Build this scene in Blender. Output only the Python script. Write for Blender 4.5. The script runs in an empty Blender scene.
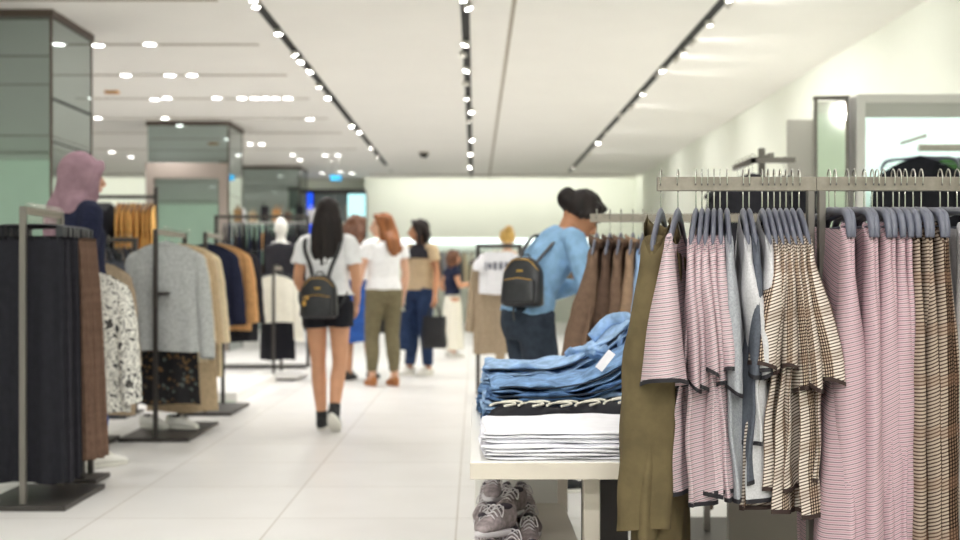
EXPO = 0.74
import bpy, math, random
from math import sin, cos, pi, radians, sqrt, exp
from mathutils import Vector, Matrix, noise
random.seed(11)
SC = bpy.context.scene
COL = SC.collection
V = Vector
# the photograph's camera: 45 mm lens, eye 1.08 m above the floor, looking straight down the aisle (+Y)
F = 1200.0; CX = 475.0; CY = 276.0; H = 1.08; HC = 3.30
def px(x, y, Y):
    return V(((x-CX)/F*Y, Y, H-(y-CY)/F*Y))
def sm(a, b, t):
    t = max(0.0, min(1.0, (t-a)/(b-a))); return t*t*(3-2*t)
def lerp(a, b, t): return a+(b-a)*t
def srgb(r, g, b):
    def f(c):
        c /= 255.0
        return c/12.92 if c <= .04045 else ((c+.055)/1.055)**2.4
    return (f(r), f(g), f(b), 1)

# ------------------------------------------------------------------ mesh builder
class MB:
    def __init__(s):
        s.v = []; s.f = []; s.uv = []; s.sm = []; s.M = None
    def _add(s, p):
        s.v.append(s.M @ V(p) if s.M is not None else V(p)); return len(s.v)-1
    def face(s, idx, uv=None, smooth=True):
        s.f.append(tuple(idx)); s.uv.append(uv or [(0, 0)]*len(idx)); s.sm.append(smooth)
    def grid(s, rows, closed=True, cap0=False, cap1=False, smooth=True, u0=0.0, v0=0.0, vf=None):
        n = len(rows[0]); base = len(s.v)
        cents = []
        per = 0
        for r in rows:
            c = V((0, 0, 0))
            for p in r: s._add(p); c += V(p)
            cents.append(c/n)
        for r in rows:
            q = 0
            for j in range(n-(0 if closed else 1)):
                q += (V(r[(j+1) % n])-V(r[j])).length
            per = max(per, q)
        vv = [v0]
        for i in range(1, len(rows)):
            if closed: d = (cents[i]-cents[i-1]).length
            else: d = sum((V(rows[i][j])-V(rows[i-1][j])).length for j in range(0, n, max(1, n//6)))/len(range(0, n, max(1, n//6)))
            vv.append(vv[-1]+d)
        m = n if closed else n-1
        for i in range(len(rows)-1):
            for j in range(m):
                a = base+i*n+j; b = base+i*n+(j+1) % n
                c = base+(i+1)*n+(j+1) % n; d = base+(i+1)*n+j
                ua = u0+per*j/m; ub = u0+per*(j+1)/m
                if vf is not None: s.face((a, b, c, d), [(ua, vf(s.v[a])), (ub, vf(s.v[b])), (ub, vf(s.v[c])), (ua, vf(s.v[d]))], smooth)
                else: s.face((a, b, c, d), [(ua, vv[i]), (ub, vv[i]), (ub, vv[i+1]), (ua, vv[i+1])], smooth)
        if cap0: s.face([base+j for j in range(n)][::-1], None, False)
        if cap1: s.face([base+(len(rows)-1)*n+j for j in range(n)], None, False)
    def box(s, c, d, rz=0.0, M=None):
        x, y, z = d[0]/2, d[1]/2, d[2]/2
        R = Matrix.Rotation(rz, 4, 'Z') if M is None else M
        ids = []
        for k in ((-x, -y, -z), (x, -y, -z), (x, y, -z), (-x, y, -z), (-x, -y, z), (x, -y, z), (x, y, z), (-x, y, z)):
            ids.append(s._add(V(c)+(R @ V(k))))
        dims = ((0, 1), (0, 1), (0, 2), (1, 2), (0, 2), (1, 2))
        for q, (fa, dm) in enumerate(zip(((0, 3, 2, 1), (4, 5, 6, 7), (0, 1, 5, 4), (1, 2, 6, 5), (2, 3, 7, 6), (3, 0, 4, 7)), dims)):
            w, h = d[dm[0]], d[dm[1]]
            s.face([ids[i] for i in fa], [(0, 0), (w, 0), (w, h), (0, h)], False)
    def box2(s, a, b):
        a = V(a); b = V(b); s.box((a+b)/2, [abs(b[i]-a[i]) for i in range(3)])
    def path(s, pts, rad, seg=10, sub=1, cap=True, flat=None, up=None):
        """tube through pts; rad number / list of numbers / list of (ra, rb); flat vector = direction of ra"""
        pts = [V(p) for p in pts]
        if not isinstance(rad, (list, tuple)): rad = [rad]*len(pts)
        rad = [(r, r) if not isinstance(r, (list, tuple)) else r for r in rad]
        if sub > 1 and len(pts) > 2: pts, rad = catmull(pts, rad, sub)
        ref = V(flat) if flat is not None else None
        rows = []; prev = None
        for i, p in enumerate(pts):
            t = (pts[min(i+1, len(pts)-1)]-pts[max(i-1, 0)])
            if t.length < 1e-9: t = V((0, 0, 1))
            t.normalize()
            if ref is not None: a = ref-t*ref.dot(t)
            elif prev is not None: a = prev-t*prev.dot(t)
            else:
                a = V((1, 0, 0)) if abs(t.x) < .8 else V((0, 1, 0))
                a = a-t*a.dot(t)
            if a.length < 1e-6: a = t.orthogonal()
            a.normalize(); prev = a; b = t.cross(a)
            ra, rb = rad[i]
            rows.append([p+a*ra*cos(2*pi*j/seg)+b*rb*sin(2*pi*j/seg) for j in range(seg)])
        s.grid(rows, True, cap, cap)
    def ell(s, c, r, seg=16, rings=10, M=None):
        rows = []
        for i in range(rings+1):
            th = pi*(i+.02)/(rings+.04)
            row = []
            for j in range(seg):
                p = V((r[0]*sin(th)*cos(2*pi*j/seg), r[1]*sin(th)*sin(2*pi*j/seg), r[2]*cos(th)))
                if M is not None: p = M @ p
                row.append(V(c)+p)
            rows.append(row)
        s.grid(rows, True, True, True)
    def lathe(s, prof, c=(0, 0, 0), seg=20, M=None, cap=True):
        rows = []
        for r, z in prof:
            row = []
            for j in range(seg):
                p = V((r*cos(2*pi*j/seg), r*sin(2*pi*j/seg), z))
                if M is not None: p = M @ p
                row.append(V(c)+p)
            rows.append(row)
        s.grid(rows, True, cap, cap)
    def mesh(s, name, mat=None):
        me = bpy.data.meshes.new(name)
        me.from_pydata([tuple(p) for p in s.v], [], s.f)
        me.polygons.foreach_set('use_smooth', s.sm)
        ul = me.uv_layers.new(name='UVMap')
        flat = [c for fuv in s.uv for q in fuv for c in q]
        ul.data.foreach_set('uv', flat)
        if mat is not None: me.materials.append(mat)
        me.update()
        return me
    def build(s, name, mat, parent=None, bevel=0, solid=0):
        o = bpy.data.objects.new(name, s.mesh(name, mat)); COL.objects.link(o)
        if parent is not None: o.parent = parent
        if solid:
            m = o.modifiers.new('s', 'SOLIDIFY'); m.thickness = solid; m.offset = 0
        if bevel:
            m = o.modifiers.new('b', 'BEVEL'); m.width = bevel; m.segments = 2; m.limit_method = 'ANGLE'
        return o
    def fuse(s, name, mat, parent=None, voxel=.009, smooth=3, wr=0, wf=12, wz=.5, dec=0):
        """one continuous skin from overlapping closed pieces"""
        o = bpy.data.objects.new(name, s.mesh(name, mat)); COL.objects.link(o)
        m = o.modifiers.new('r', 'REMESH'); m.mode = 'VOXEL'; m.voxel_size = voxel; m.use_smooth_shade = True
        if smooth:
            m = o.modifiers.new('m', 'SMOOTH'); m.iterations = smooth; m.factor = .5
        dg = bpy.context.evaluated_depsgraph_get()
        me = bpy.data.meshes.new_from_object(o.evaluated_get(dg))
        me.name = name; me.materials.clear(); me.materials.append(mat)
        if wr:
            nn = [v.normal.copy() for v in me.vertices]
            for v, q in zip(me.vertices, nn):
                c = v.co
                k = noise.noise(V((c.x*wf, c.y*wf, c.z*wf*wz)))+.5*noise.noise(V((c.x*wf*2.3, c.y*wf*2.3+4, c.z*wf*2.3*wz)))
                v.co = c+q*k*wr
        old = o.data; o.modifiers.clear(); o.data = me; bpy.data.meshes.remove(old)
        me.polygons.foreach_set('use_smooth', [True]*len(me.polygons))
        o.name = name
        if parent is not None: o.parent = parent
        return o

def catmull(pts, rad, sub):
    P = []; R = []
    n = len(pts)
    for i in range(n-1):
        p0, p1, p2, p3 = pts[max(i-1, 0)], pts[i], pts[i+1], pts[min(i+2, n-1)]
        for k in range(sub):
            t = k/sub
            P.append(.5*((2*p1)+(p2-p0)*t+(2*p0-5*p1+4*p2-p3)*t*t+(3*p1-p0-3*p2+p3)*t**3))
            R.append((lerp(rad[i][0], rad[i+1][0], t), lerp(rad[i][1], rad[i+1][1], t)))
    P.append(pts[-1]); R.append(rad[-1])
    return P, R

# ------------------------------------------------------------------ scene graph
def tag(o, label=None, cat=None, group=None, kind=None):
    if label: o['label'] = label
    if cat: o['category'] = cat
    if group: o['group'] = group
    if kind: o['kind'] = kind
    return o
def thing(name, label, cat, loc=(0, 0, 0), rz=0.0, group=None, scale=1.0):
    o = bpy.data.objects.new(name, None); COL.objects.link(o)
    o.location = loc; o.rotation_euler = (0, 0, rz); o.scale = (scale,)*3
    o.empty_display_size = .1
    return tag(o, label, cat, group)
def dup(root, loc=None, rz=None, label=None, group=None):
    r = root.copy(); COL.objects.link(r)
    if loc is not None: r.location = loc
    if rz is not None: r.rotation_euler = (0, 0, rz)
    if label: r['label'] = label
    if group: r['group'] = group
    for ch in list(root.children):
        c = ch.copy(); COL.objects.link(c); c.parent = r
        for g in list(ch.children):
            d = g.copy(); COL.objects.link(d); d.parent = c
    return r
def struct(name, mb, mat, bevel=0):
    o = mb.build(name, mat, None, bevel); o['kind'] = 'structure'; return o

# ------------------------------------------------------------------ materials
def newmat(name):
    m = bpy.data.materials.new(name); m.use_nodes = True
    nt = m.node_tree; b = nt.nodes['Principled BSDF']
    return m, nt, b
def N(nt, t, **k):
    n = nt.nodes.new(t)
    for a, v in k.items(): setattr(n, a, v)
    return n
def mixc(nt, f, a, b, mode='MIX'):
    n = N(nt, 'ShaderNodeMix', data_type='RGBA', blend_type=mode)
    for s, v in ((0, f), (6, a), (7, b)):
        if hasattr(v, 'is_linked') or hasattr(v, 'links'): nt.links.new(v, n.inputs[s])
        else: n.inputs[s].default_value = v
    return n.outputs[2]
def mth(nt, op, a, b=0.0):
    n = N(nt, 'ShaderNodeMath', operation=op)
    for i, v in ((0, a), (1, b)):
        if hasattr(v, 'links'): nt.links.new(v, n.inputs[i])
        else: n.inputs[i].default_value = v
    return n.outputs[0]
def ramp(nt, fac, stops, interp='CONSTANT'):
    r = N(nt, 'ShaderNodeValToRGB'); r.color_ramp.interpolation = interp
    e = r.color_ramp.elements
    e[0].position = stops[0][0]; e[0].color = stops[0][1]
    e[1].position = stops[1][0]; e[1].color = stops[1][1]
    for p, c in stops[2:]:
        q = e.new(p); q.color = c
    nt.links.new(fac, r.inputs[0])
    return r.outputs[0]
def plain(name, col, rough=.6, metal=0.0, nz=0, namt=.15, bump=0, bscale=200, spec=.5, emit=0, sheen=0):
    m, nt, b = newmat(name)
    b.inputs['Base Color'].default_value = col
    b.inputs['Roughness'].default_value = rough
    b.inputs['Metallic'].default_value = metal
    b.inputs['Specular IOR Level'].default_value = spec
    if sheen: b.inputs['Sheen Weight'].default_value = sheen
    tc = N(nt, 'ShaderNodeTexCoord')
    if nz:
        n = N(nt, 'ShaderNodeTexNoise'); n.inputs['Scale'].default_value = nz; n.inputs['Detail'].default_value = 4
        nt.links.new(tc.outputs['Object'], n.inputs['Vector'])
        lo = tuple(c*(1-namt) for c in col[:3])+(1,); hi = tuple(min(1, c*(1+namt)) for c in col[:3])+(1,)
        nt.links.new(ramp(nt, n.outputs[0], [(.35, lo), (.65, hi)], 'LINEAR'), b.inputs['Base Color'])
    if bump:
        n = N(nt, 'ShaderNodeTexNoise'); n.inputs['Scale'].default_value = bscale; n.inputs['Detail'].default_value = 3
        nt.links.new(tc.outputs['Object'], n.inputs['Vector'])
        bp = N(nt, 'ShaderNodeBump'); bp.inputs['Strength'].default_value = bump; bp.inputs['Distance'].default_value = .004
        nt.links.new(n.outputs[0], bp.inputs['Height']); nt.links.new(bp.outputs[0], b.inputs['Normal'])
    if emit:
        b.inputs['Emission Color'].default_value = col; b.inputs['Emission Strength'].default_value = emit
    return m
def uvsplit(nt):
    tc = N(nt, 'ShaderNodeTexCoord'); sp = N(nt, 'ShaderNodeSeparateXYZ')
    nt.links.new(tc.outputs['UV'], sp.inputs[0])
    return tc, sp.outputs[0], sp.outputs[1]
def wob(nt, tc, s, amt):
    n = N(nt, 'ShaderNodeTexNoise'); n.inputs['Scale'].default_value = s
    nt.links.new(tc.outputs['UV'], n.inputs['Vector'])
    return mth(nt, 'MULTIPLY', mth(nt, 'SUBTRACT', n.outputs[0], .5), amt)
def stripes(name, base, lines, period, rough=.85, dirv=True):
    m, nt, b = newmat(name); tc, u, v = uvsplit(nt)
    q = v if dirv else u
    q = mth(nt, 'ADD', q, wob(nt, tc, 9, .006))
    fr = mth(nt, 'FRACT', mth(nt, 'DIVIDE', q, period))
    c = ramp(nt, fr, [(0, lines[0][1])]+[(p, cc) for p, cc in lines[1:]])
    nz = N(nt, 'ShaderNodeTexNoise'); nz.inputs['Scale'].default_value = 900
    nt.links.new(tc.outputs['UV'], nz.inputs['Vector'])
    c = mixc(nt, .25, c, ramp(nt, nz.outputs[0], [(.3, (0.25, .22, .23, 1)), (.7, (1, 1, 1, 1))], 'LINEAR'), 'MULTIPLY')
    nt.links.new(c, b.inputs['Base Color']); b.inputs['Roughness'].default_value = rough
    b.inputs['Specular IOR Level'].default_value = .2
    return m
def plaid(name, light, dark, accent, k=1.0):
    """houndstooth / glen plaid: fine horizontal lines crossed in vertical bands by checks"""
    m, nt, b = newmat(name); tc, u, v = uvsplit(nt)
    v2 = mth(nt, 'ADD', v, wob(nt, tc, 9, .005)); u2 = mth(nt, 'ADD', u, wob(nt, tc, 7, .006))
    hs = ramp(nt, mth(nt, 'FRACT', mth(nt, 'DIVIDE', v2, .0078*k)), [(0, dark), (.42, light)])
    vs = ramp(nt, mth(nt, 'FRACT', mth(nt, 'DIVIDE', u2, .0078*k)), [(0, dark), (.42, light)])
    chk = mixc(nt, 1.0, hs, vs, 'MULTIPLY')
    bandu = mth(nt, 'LESS_THAN', mth(nt, 'FRACT', mth(nt, 'DIVIDE', u2, .085*k)), .38)
    bandv = mth(nt, 'LESS_THAN', mth(nt, 'FRACT', mth(nt, 'DIVIDE', v2, .11*k)), .22)
    c = mixc(nt, bandu, hs, chk)
    c = mixc(nt, mth(nt, 'MULTIPLY', bandv, .25), c, accent, 'MIX')
    nt.links.new(c, b.inputs['Base Color']); b.inputs['Roughness'].default_value = .9
    b.inputs['Specular IOR Level'].default_value = .15
    return m
def cloth(name, col, var=.18, s=60, rough=.9, bump=.3, streak=0, spec=.2):
    m, nt, b = newmat(name); tc = N(nt, 'ShaderNodeTexCoord')
    mp = N(nt, 'ShaderNodeMapping'); nt.links.new(tc.outputs['Object'], mp.inputs[0])
    if streak: mp.inputs['Scale'].default_value = (1, 1, streak)
    n = N(nt, 'ShaderNodeTexNoise'); n.inputs['Scale'].default_value = s; n.inputs['Detail'].default_value = 5
    nt.links.new(mp.outputs[0], n.inputs['Vector'])
    lo = tuple(c*(1-var) for c in col[:3])+(1,); hi = tuple(min(1, c*(1+var)) for c in col[:3])+(1,)
    nt.links.new(ramp(nt, n.outputs[0], [(.36, lo), (.64, hi)], 'LINEAR'), b.inputs['Base Color'])
    b.inputs['Roughness'].default_value = rough; b.inputs['Specular IOR Level'].default_value = spec
    n2 = N(nt, 'ShaderNodeTexNoise'); n2.inputs['Scale'].default_value = 400
    nt.links.new(tc.outputs['Object'], n2.inputs['Vector'])
    bp = N(nt, 'ShaderNodeBump'); bp.inputs['Strength'].default_value = bump; bp.inputs['Distance'].default_value = .002
    nt.links.new(n2.outputs[0], bp.inputs['Height']); nt.links.new(bp.outputs[0], b.inputs['Normal'])
    return m
def blotch(name, cols, s=20, rough=.9, kind='noise'):
    """printed cloth: hard-edged patches"""
    m, nt, b = newmat(name); tc = N(nt, 'ShaderNodeTexCoord')
    if kind == 'noise':
        n = N(nt, 'ShaderNodeTexNoise'); n.inputs['Scale'].default_value = s; n.inputs['Detail'].default_value = 3; n.inputs['Distortion'].default_value = 1.0
        o = n.outputs[0]
    else:
        n = N(nt, 'ShaderNodeTexVoronoi'); n.inputs['Scale'].default_value = s
        sp = N(nt, 'ShaderNodeSeparateColor'); nt.links.new(n.outputs['Color'], sp.inputs[0]); o = sp.outputs[0]
    nt.links.new(tc.outputs['Object'], n.inputs['Vector'])
    nt.links.new(ramp(nt, o, cols), b.inputs['Base Color'])
    b.inputs['Roughness'].default_value = rough
    return m
def glow(name, col, st):
    m = bpy.data.materials.new(name); m.use_nodes = True; nt = m.node_tree; nt.nodes.clear()
    e = nt.nodes.new('ShaderNodeEmission'); o = nt.nodes.new('ShaderNodeOutputMaterial')
    e.inputs[0].default_value = col; e.inputs[1].default_value = st
    nt.links.new(e.outputs[0], o.inputs[0]); return m

S = srgb
M = {}
M['steel'] = plain('brushed_steel', S(146, 138, 127), .42, .45, 60, .08)
M['post'] = plain('rack_paint', S(122, 117, 111), .45, .5)
M['darkmetal'] = plain('dark_metal', S(70, 66, 64), .45, .5)
M['blackmetal'] = plain('black_metal', S(38, 38, 40), .45, .3)
M['wire'] = plain('wire_chrome', S(200, 198, 192), .25, 1.0)
M['hanger'] = plain('hanger_plastic', S(94, 96, 110), .38, 0, spec=.6)
M['hanger_dark'] = plain('hanger_black', S(42, 43, 48), .4)
M['wood'] = plain('bare_wood', S(170, 140, 105), .5, 0, 20, .15)
line = S(104, 94, 100)
M['pink'] = stripes('pink_stripe', None, [(0, S(124, 112, 120)), (.20, S(212, 195, 199)), (.5, S(188, 134, 142)), (.64, S(210, 193, 198))], .0098)
M['pink2'] = stripes('pink_stripe_close', None, [(0, S(126, 110, 118)), (.20, S(206, 182, 188)), (.52, S(184, 134, 144)), (.68, S(204, 180, 187))], .0102)
M['check'] = plaid('cream_check', S(222, 211, 200), S(96, 80, 74), S(120, 92, 74))
M['check2'] = plaid('brown_check', S(172, 156, 142), S(78, 62, 54), S(124, 92, 74), 1.1)
M['trim'] = plain('dark_trim', S(34, 32, 38), .8)
M['trim2'] = plain('brown_trim', S(52, 36, 32), .8)
M['grey_tee'] = cloth('grey_marl', S(158, 160, 166), .14, 220)
M['grey_dark'] = cloth('slate_cloth', S(88, 92, 102), .12, 150)
M['grey_light'] = cloth('pale_grey_marl', S(196, 194, 197), .1, 220)
M['olive'] = cloth('olive_suede', S(98, 86, 61), .16, 18, .85, .15)
M['olive_dark'] = cloth('olive_shadow', S(78, 66, 48), .12, 14, .85, .15)
M['brown'] = cloth('brown_wool', S(112, 90, 75), .12, 40)
M['brown2'] = cloth('dark_brown_wool', S(88, 69, 58), .12, 40)
M['tanwool'] = cloth('tan_wool', S(146, 120, 98), .12, 40)
M['lightblue'] = cloth('light_blue_cotton', S(150, 178, 214), .08, 40)
M['rust'] = cloth('rust_pleat', S(116, 92, 78), .14, 30)
M['black'] = cloth('black_cloth', S(44, 43, 49), .12, 30, .8)
M['black2'] = cloth('ink_cloth', S(32, 32, 38), .12, 30, .8)
M['navy'] = cloth('navy_knit', S(36, 40, 62), .15, 60)
M['greyknit'] = cloth('grey_knit', S(184, 187, 186), .18, 70, .95, .6)
M['cream'] = cloth('cream_knit', S(222, 207, 176), .1, 60)
M['offwhite'] = cloth('offwhite_knit', S(232, 228, 214), .06, 60)
M['beige'] = cloth('beige_cloth', S(196, 174, 142), .1, 50)
M['taupe'] = cloth('taupe_cloth', S(168, 150, 128), .1, 50)
M['mustard'] = cloth('mustard_cloth', S(224, 176, 104), .14, 30)
M['orange'] = cloth('tan_orange', S(206, 158, 108), .1, 30)
M['camo'] = blotch('snake_print', [(0, S(60, 60, 60)), (.38, S(226, 224, 216)), (.49, S(120, 118, 112)), (.53, S(236, 234, 226)), (.63, S(70, 68, 66))], 20)
M['floral'] = blotch('floral_print', [(0, S(28, 27, 30)), (.62, S(120, 92, 60)), (.72, S(34, 32, 34)), (.86, S(96, 104, 100)), (.92, S(30, 28, 32))], 55, .9, 'v')
M['white'] = cloth('white_cotton', S(243, 242, 248), .03, 30, .85, .1)
M['white_tee'] = cloth('white_jersey', S(240, 240, 242), .04, 30)
M['jeans'] = cloth('mid_denim', S(116, 148, 188), .34, 26, .85, .4)
M['jeans2'] = cloth('blue_denim', S(84, 116, 160), .34, 26, .85, .4)
M['jeans3'] = cloth('pale_denim', S(148, 176, 210), .26, 26, .85, .4)
M['jeansdark'] = cloth('dark_denim', S(50, 58, 70), .18, 26, .85, .4)
M['indigo'] = cloth('indigo_denim', S(44, 60, 92), .2, 26, .85, .4)
M['denimshirt'] = cloth('shirt_denim', S(140, 178, 214), .14, 18, .85, .3)
M['bluedress'] = cloth('cobalt_cloth', S(52, 92, 168), .2, 14)
M['olivepant'] = cloth('olive_twill', S(116, 108, 84), .1, 30)
M['leather'] = plain('black_leather', S(36, 36, 40), .38, 0, 30, .2, .15, 300)
M['gold'] = plain('gold_metal', S(214, 170, 90), .3, 1)
M['skin'] = plain('skin_light', S(222, 176, 148), .55, 0, 10, .06)
M['skin2'] = plain('skin_tan', S(206, 152, 118), .55, 0, 10, .06)
M['skin3'] = plain('skin_brown', S(186, 132, 98), .55, 0, 10, .06)
def hairm(name, col): return cloth(name, col, .3, 40, .5, .2, .08, .3)
M['hairblond'] = hairm('hair_blond', S(206, 168, 98))
M['hairblack'] = hairm('hair_black', S(30, 22, 21)); M['hairbrown'] = hairm('hair_brown', S(104, 70, 52)); M['hairginger'] = hairm('hair_chestnut', S(142, 88, 50))
M['scarf'] = cloth('mauve_scarf', S(160, 130, 142), .10, 20)
M['eye'] = plain('eye_dark', S(30, 22, 20), .2); M['lip'] = plain('lip', S(176, 96, 90), .5)
M['rubber'] = plain('white_rubber', S(236, 234, 226), .6); M['blackcanvas'] = plain('black_canvas', S(34, 34, 36), .8)
M['cork'] = plain('tan_leather', S(172, 112, 66), .6); M['shoewhite'] = plain('white_leather', S(238, 236, 230), .5)
M['tabletop'] = plain('table_lacquer', S(206, 197, 185), .35, 0, 8, .03)
M['tabletopw'] = plain('white_lacquer', S(242, 240, 236), .3)
M['panelgrey'] = plain('grey_panel', S(132, 126, 116), .55, 0, 6, .04)
M['paneldark'] = plain('charcoal_panel', S(70, 66, 66), .5)
M['suede'] = plain('grey_suede', S(146, 134, 136), .9, 0, 60, .25, .4, 120)
M['lace'] = plain('shoelace', S(206, 200, 204), .8); M['shoein'] = plain('shoe_lining', S(58, 50, 60), .9)

# ------------------------------------------------------------------ setting
XR, XL, YB, YF = 3.63, -12.5, 27.9, -2.9
def floor_mat():
    m, nt, b = newmat('floor_tile'); tc = N(nt, 'ShaderNodeTexCoord')
    br = N(nt, 'ShaderNodeTexBrick'); br.offset = 0.0
    br.inputs['Scale'].default_value = 1.0
    br.inputs['Brick Width'].default_value = .80; br.inputs['Row Height'].default_value = .80
    br.inputs['Mortar Size'].default_value = .0035; br.inputs['Mortar Smooth'].default_value = .2
    br.inputs['Color1'].default_value = S(224, 222, 220); br.inputs['Color2'].default_value = S(217, 215, 213)
    br.inputs['Mortar'].default_value = S(176, 168, 158)
    mp = N(nt, 'ShaderNodeMapping'); mp.inputs['Location'].default_value = (.08, .25, 0)
    nt.links.new(tc.outputs['Object'], mp.inputs[0]); nt.links.new(mp.outputs[0], br.inputs['Vector'])
    n = N(nt, 'ShaderNodeTexNoise'); n.inputs['Scale'].default_value = 3.0; n.inputs['Detail'].default_value = 6
    nt.links.new(tc.outputs['Object'], n.inputs['Vector'])
    c = mixc(nt, .35, br.outputs[0], ramp(nt, n.outputs[0], [(.3, (.86, .85, .83, 1)), (.7, (1, 1, 1, 1))], 'LINEAR'), 'MULTIPLY')
    nt.links.new(c, b.inputs['Base Color']); b.inputs['Roughness'].default_value = .34
    b.inputs['Specular IOR Level'].default_value = .35
    return m
m_floor = floor_mat()
m_ceil = plain('ceiling_paint', S(241, 239, 234), .9, 0, 2, .01)
m_wall = plain('wall_paint', S(245, 248, 236), .85, 0, 2, .01)
m_wallg = plain('wall_green', S(206, 222, 206), .85, 0, 2, .02)
m_dark = plain('slot_black', S(20, 19, 19), .7)
m_seam = plain('slot_grey', S(168, 160, 146), .8)
m_mirror = plain('tinted_mirror', S(160, 172, 169), .012, .96)
m_mirror2 = plain('clear_mirror', S(214, 216, 208), .04, 1.0)
m_cap = plain('bronze_trim', S(92, 80, 72), .5, .3)
m_frame = plain('taupe_frame', S(158, 146, 138), .5, .2)
b = MB(); b.box2((XL, YF, -.1), (XR, YB, 0)); struct('floor', b, m_floor)
b = MB(); b.box2((XL, YF, HC), (XR, YB, HC+.1)); struct('ceiling', b, m_ceil)
b = MB(); b.box2((XR, YF, 0), (XR+.1, YB, HC)); struct('wall_right', b, m_wall)
b = MB(); b.box2((XL-.1, YF, 0), (XL, YB, HC)); struct('wall_left', b, m_wallg)
b = MB(); b.box2((XL, YB, 0), (XR, YB+.1, HC)); struct('wall_back', b, m_wall)
b = MB(); b.box2((XL, YF-.1, 0), (XR, YF, HC)); struct('wall_front', b, m_wallg)
b = MB(); b.box2((-2.5, YB-.75, 1.95), (XR, YB-.001, HC-.001)); struct('trim_bulkhead', b, m_wall)
b = MB(); b.box2((-10.0, YB-.75, 2.45), (-4.9, YB-.001, HC-.001)); struct('trim_bulkhead_left', b, m_wall)

# recessed lighting slots in the ceiling
def slot(x0, x1, y0, y1, mat):
    q = MB(); q.box2((x0, y0, HC-.004), (x1, y1, HC-.0005)); struct('trim_slot', q, mat)
slot(-1.815, -1.735, -2.8, 24.0, m_dark); slot(-.12, -.045, -2.8, 27.0, m_dark); slot(1.96, 2.04, -2.8, 25.5, m_dark)
slot(.30, .335, -2.8, 27.1, m_seam)
for Y in (6.1, 7.9, 9.65, 11.5, 13.25, 15.0, 16.9, 18.6, 21): slot(-9.0, -2.07, Y-.035, Y+.035, m_seam)

def ordw(n):
    return ['first', 'second', 'third', 'fourth', 'fifth', 'sixth', 'seventh', 'eighth', 'ninth', 'tenth', 'eleventh', 'twelfth', 'thirteenth', 'fourteenth', 'fifteenth', 'sixteenth', 'seventeenth', 'eighteenth', 'nineteenth', 'twentieth'][n]
m_lens = glow('lamp_lens', (1, .98, .93, 1), 26)
m_lens2 = glow('lamp_lens_soft', (1, .98, .93, 1), 14)
m_house = plain('lamp_housing', S(215, 212, 205), .4)
hb = MB(); hb.lathe([(.035, .0), (.046, -.01), (.048, -.045), (.046, -.06), (.041, -.06), (.040, -.052)], seg=16); hm_me = hb.mesh('housing', m_house)
lb = MB(); lb.lathe([(.0005, -.052), (.040, -.0525)], seg=16, cap=False); lm_me = lb.mesh('lens', m_lens)
yb = MB(); yb.box((0, 0, .004), (.03, .10, .012)); yk_me = yb.mesh('yoke', M['blackmetal'])
def part_of(me, name, parent):
    o = bpy.data.objects.new(name, me); COL.objects.link(o); o.parent = parent; return o
def lamp(parent, e, size=.05, ang=120, loc=(0, 0, -.075)):
    L = bpy.data.lights.new('lamp', 'SPOT'); L.energy = e; L.spot_size = radians(ang); L.spot_blend = .9; L.shadow_soft_size = size
    L.color = (1, .98, .955)
    o = bpy.data.objects.new('lamp', L); COL.objects.link(o); o.location = loc; o.parent = parent
KT = 1.0
def tracklight(X, Y, label, group, tilt, e, lit=True):
    t = thing('track_spotlight', label, 'spotlight', (X, Y, HC-.012), 0, group, .8)
    t.rotation_euler = tilt
    part_of(hm_me, 'housing', t); part_of(lm_me, 'lens', t); part_of(yk_me, 'yoke', t)
    if e: lamp(t, e*KT)
tracks = [(-1.77, 'left', [(2), (8), (35), (56), (63), (73), (88), (99), (127), (133), (149), (158), (173)]),
          (-.08, 'middle', [2, 10, 46, 57, 72, 86, 100, 113, 123, 141, 155, 168]),
          (2.0, 'right', [2, 8, 26, 46, 55, 63, 72, 78, 95, 110, 117, 135, 144, 155, 169])]
for X, nm, ys in tracks:
    for i, y in enumerate(ys):
        Y = (HC-.06-H)*F/(CY-y)
        tilt = (radians(random.uniform(-14, 6)), radians(random.uniform(-22, 22)), 0)
        wallw = (nm == 'right' and i % 2 == 1 and Y < 24)
        if wallw: tilt = (0, radians(-52), 0)
        tracklight(X+random.uniform(-.03, .03), Y, 'white track spotlight in the %s black ceiling slot, %s from the front' % (nm, ordw(i)),
                   'spotlights in the black ceiling slots', tilt, ((25+3.0*Y if Y < 22 else 0) if i % 2 == 0 else (24 if wallw else 0)))
# the same tracks carry on unseen over the viewer; spotlights added there as fill
for X in (-1.77, -.08, 2.0):
    for k, (Y, tx, en) in enumerate(((-2.4, 40, 92), (.0, 36, 66), (2.3, 20, 34), (4.8, 0, 40), (7.0, 0, 34))):
        tracklight(X, Y, 'added white fill spotlight in the %s ceiling slot above the near racks' % {-1.77: 'left', -.08: 'middle', 2.0: 'right'}[X],
                   'added fill spotlights over the front of the shop', (radians(tx), 0, 0), en)
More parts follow.
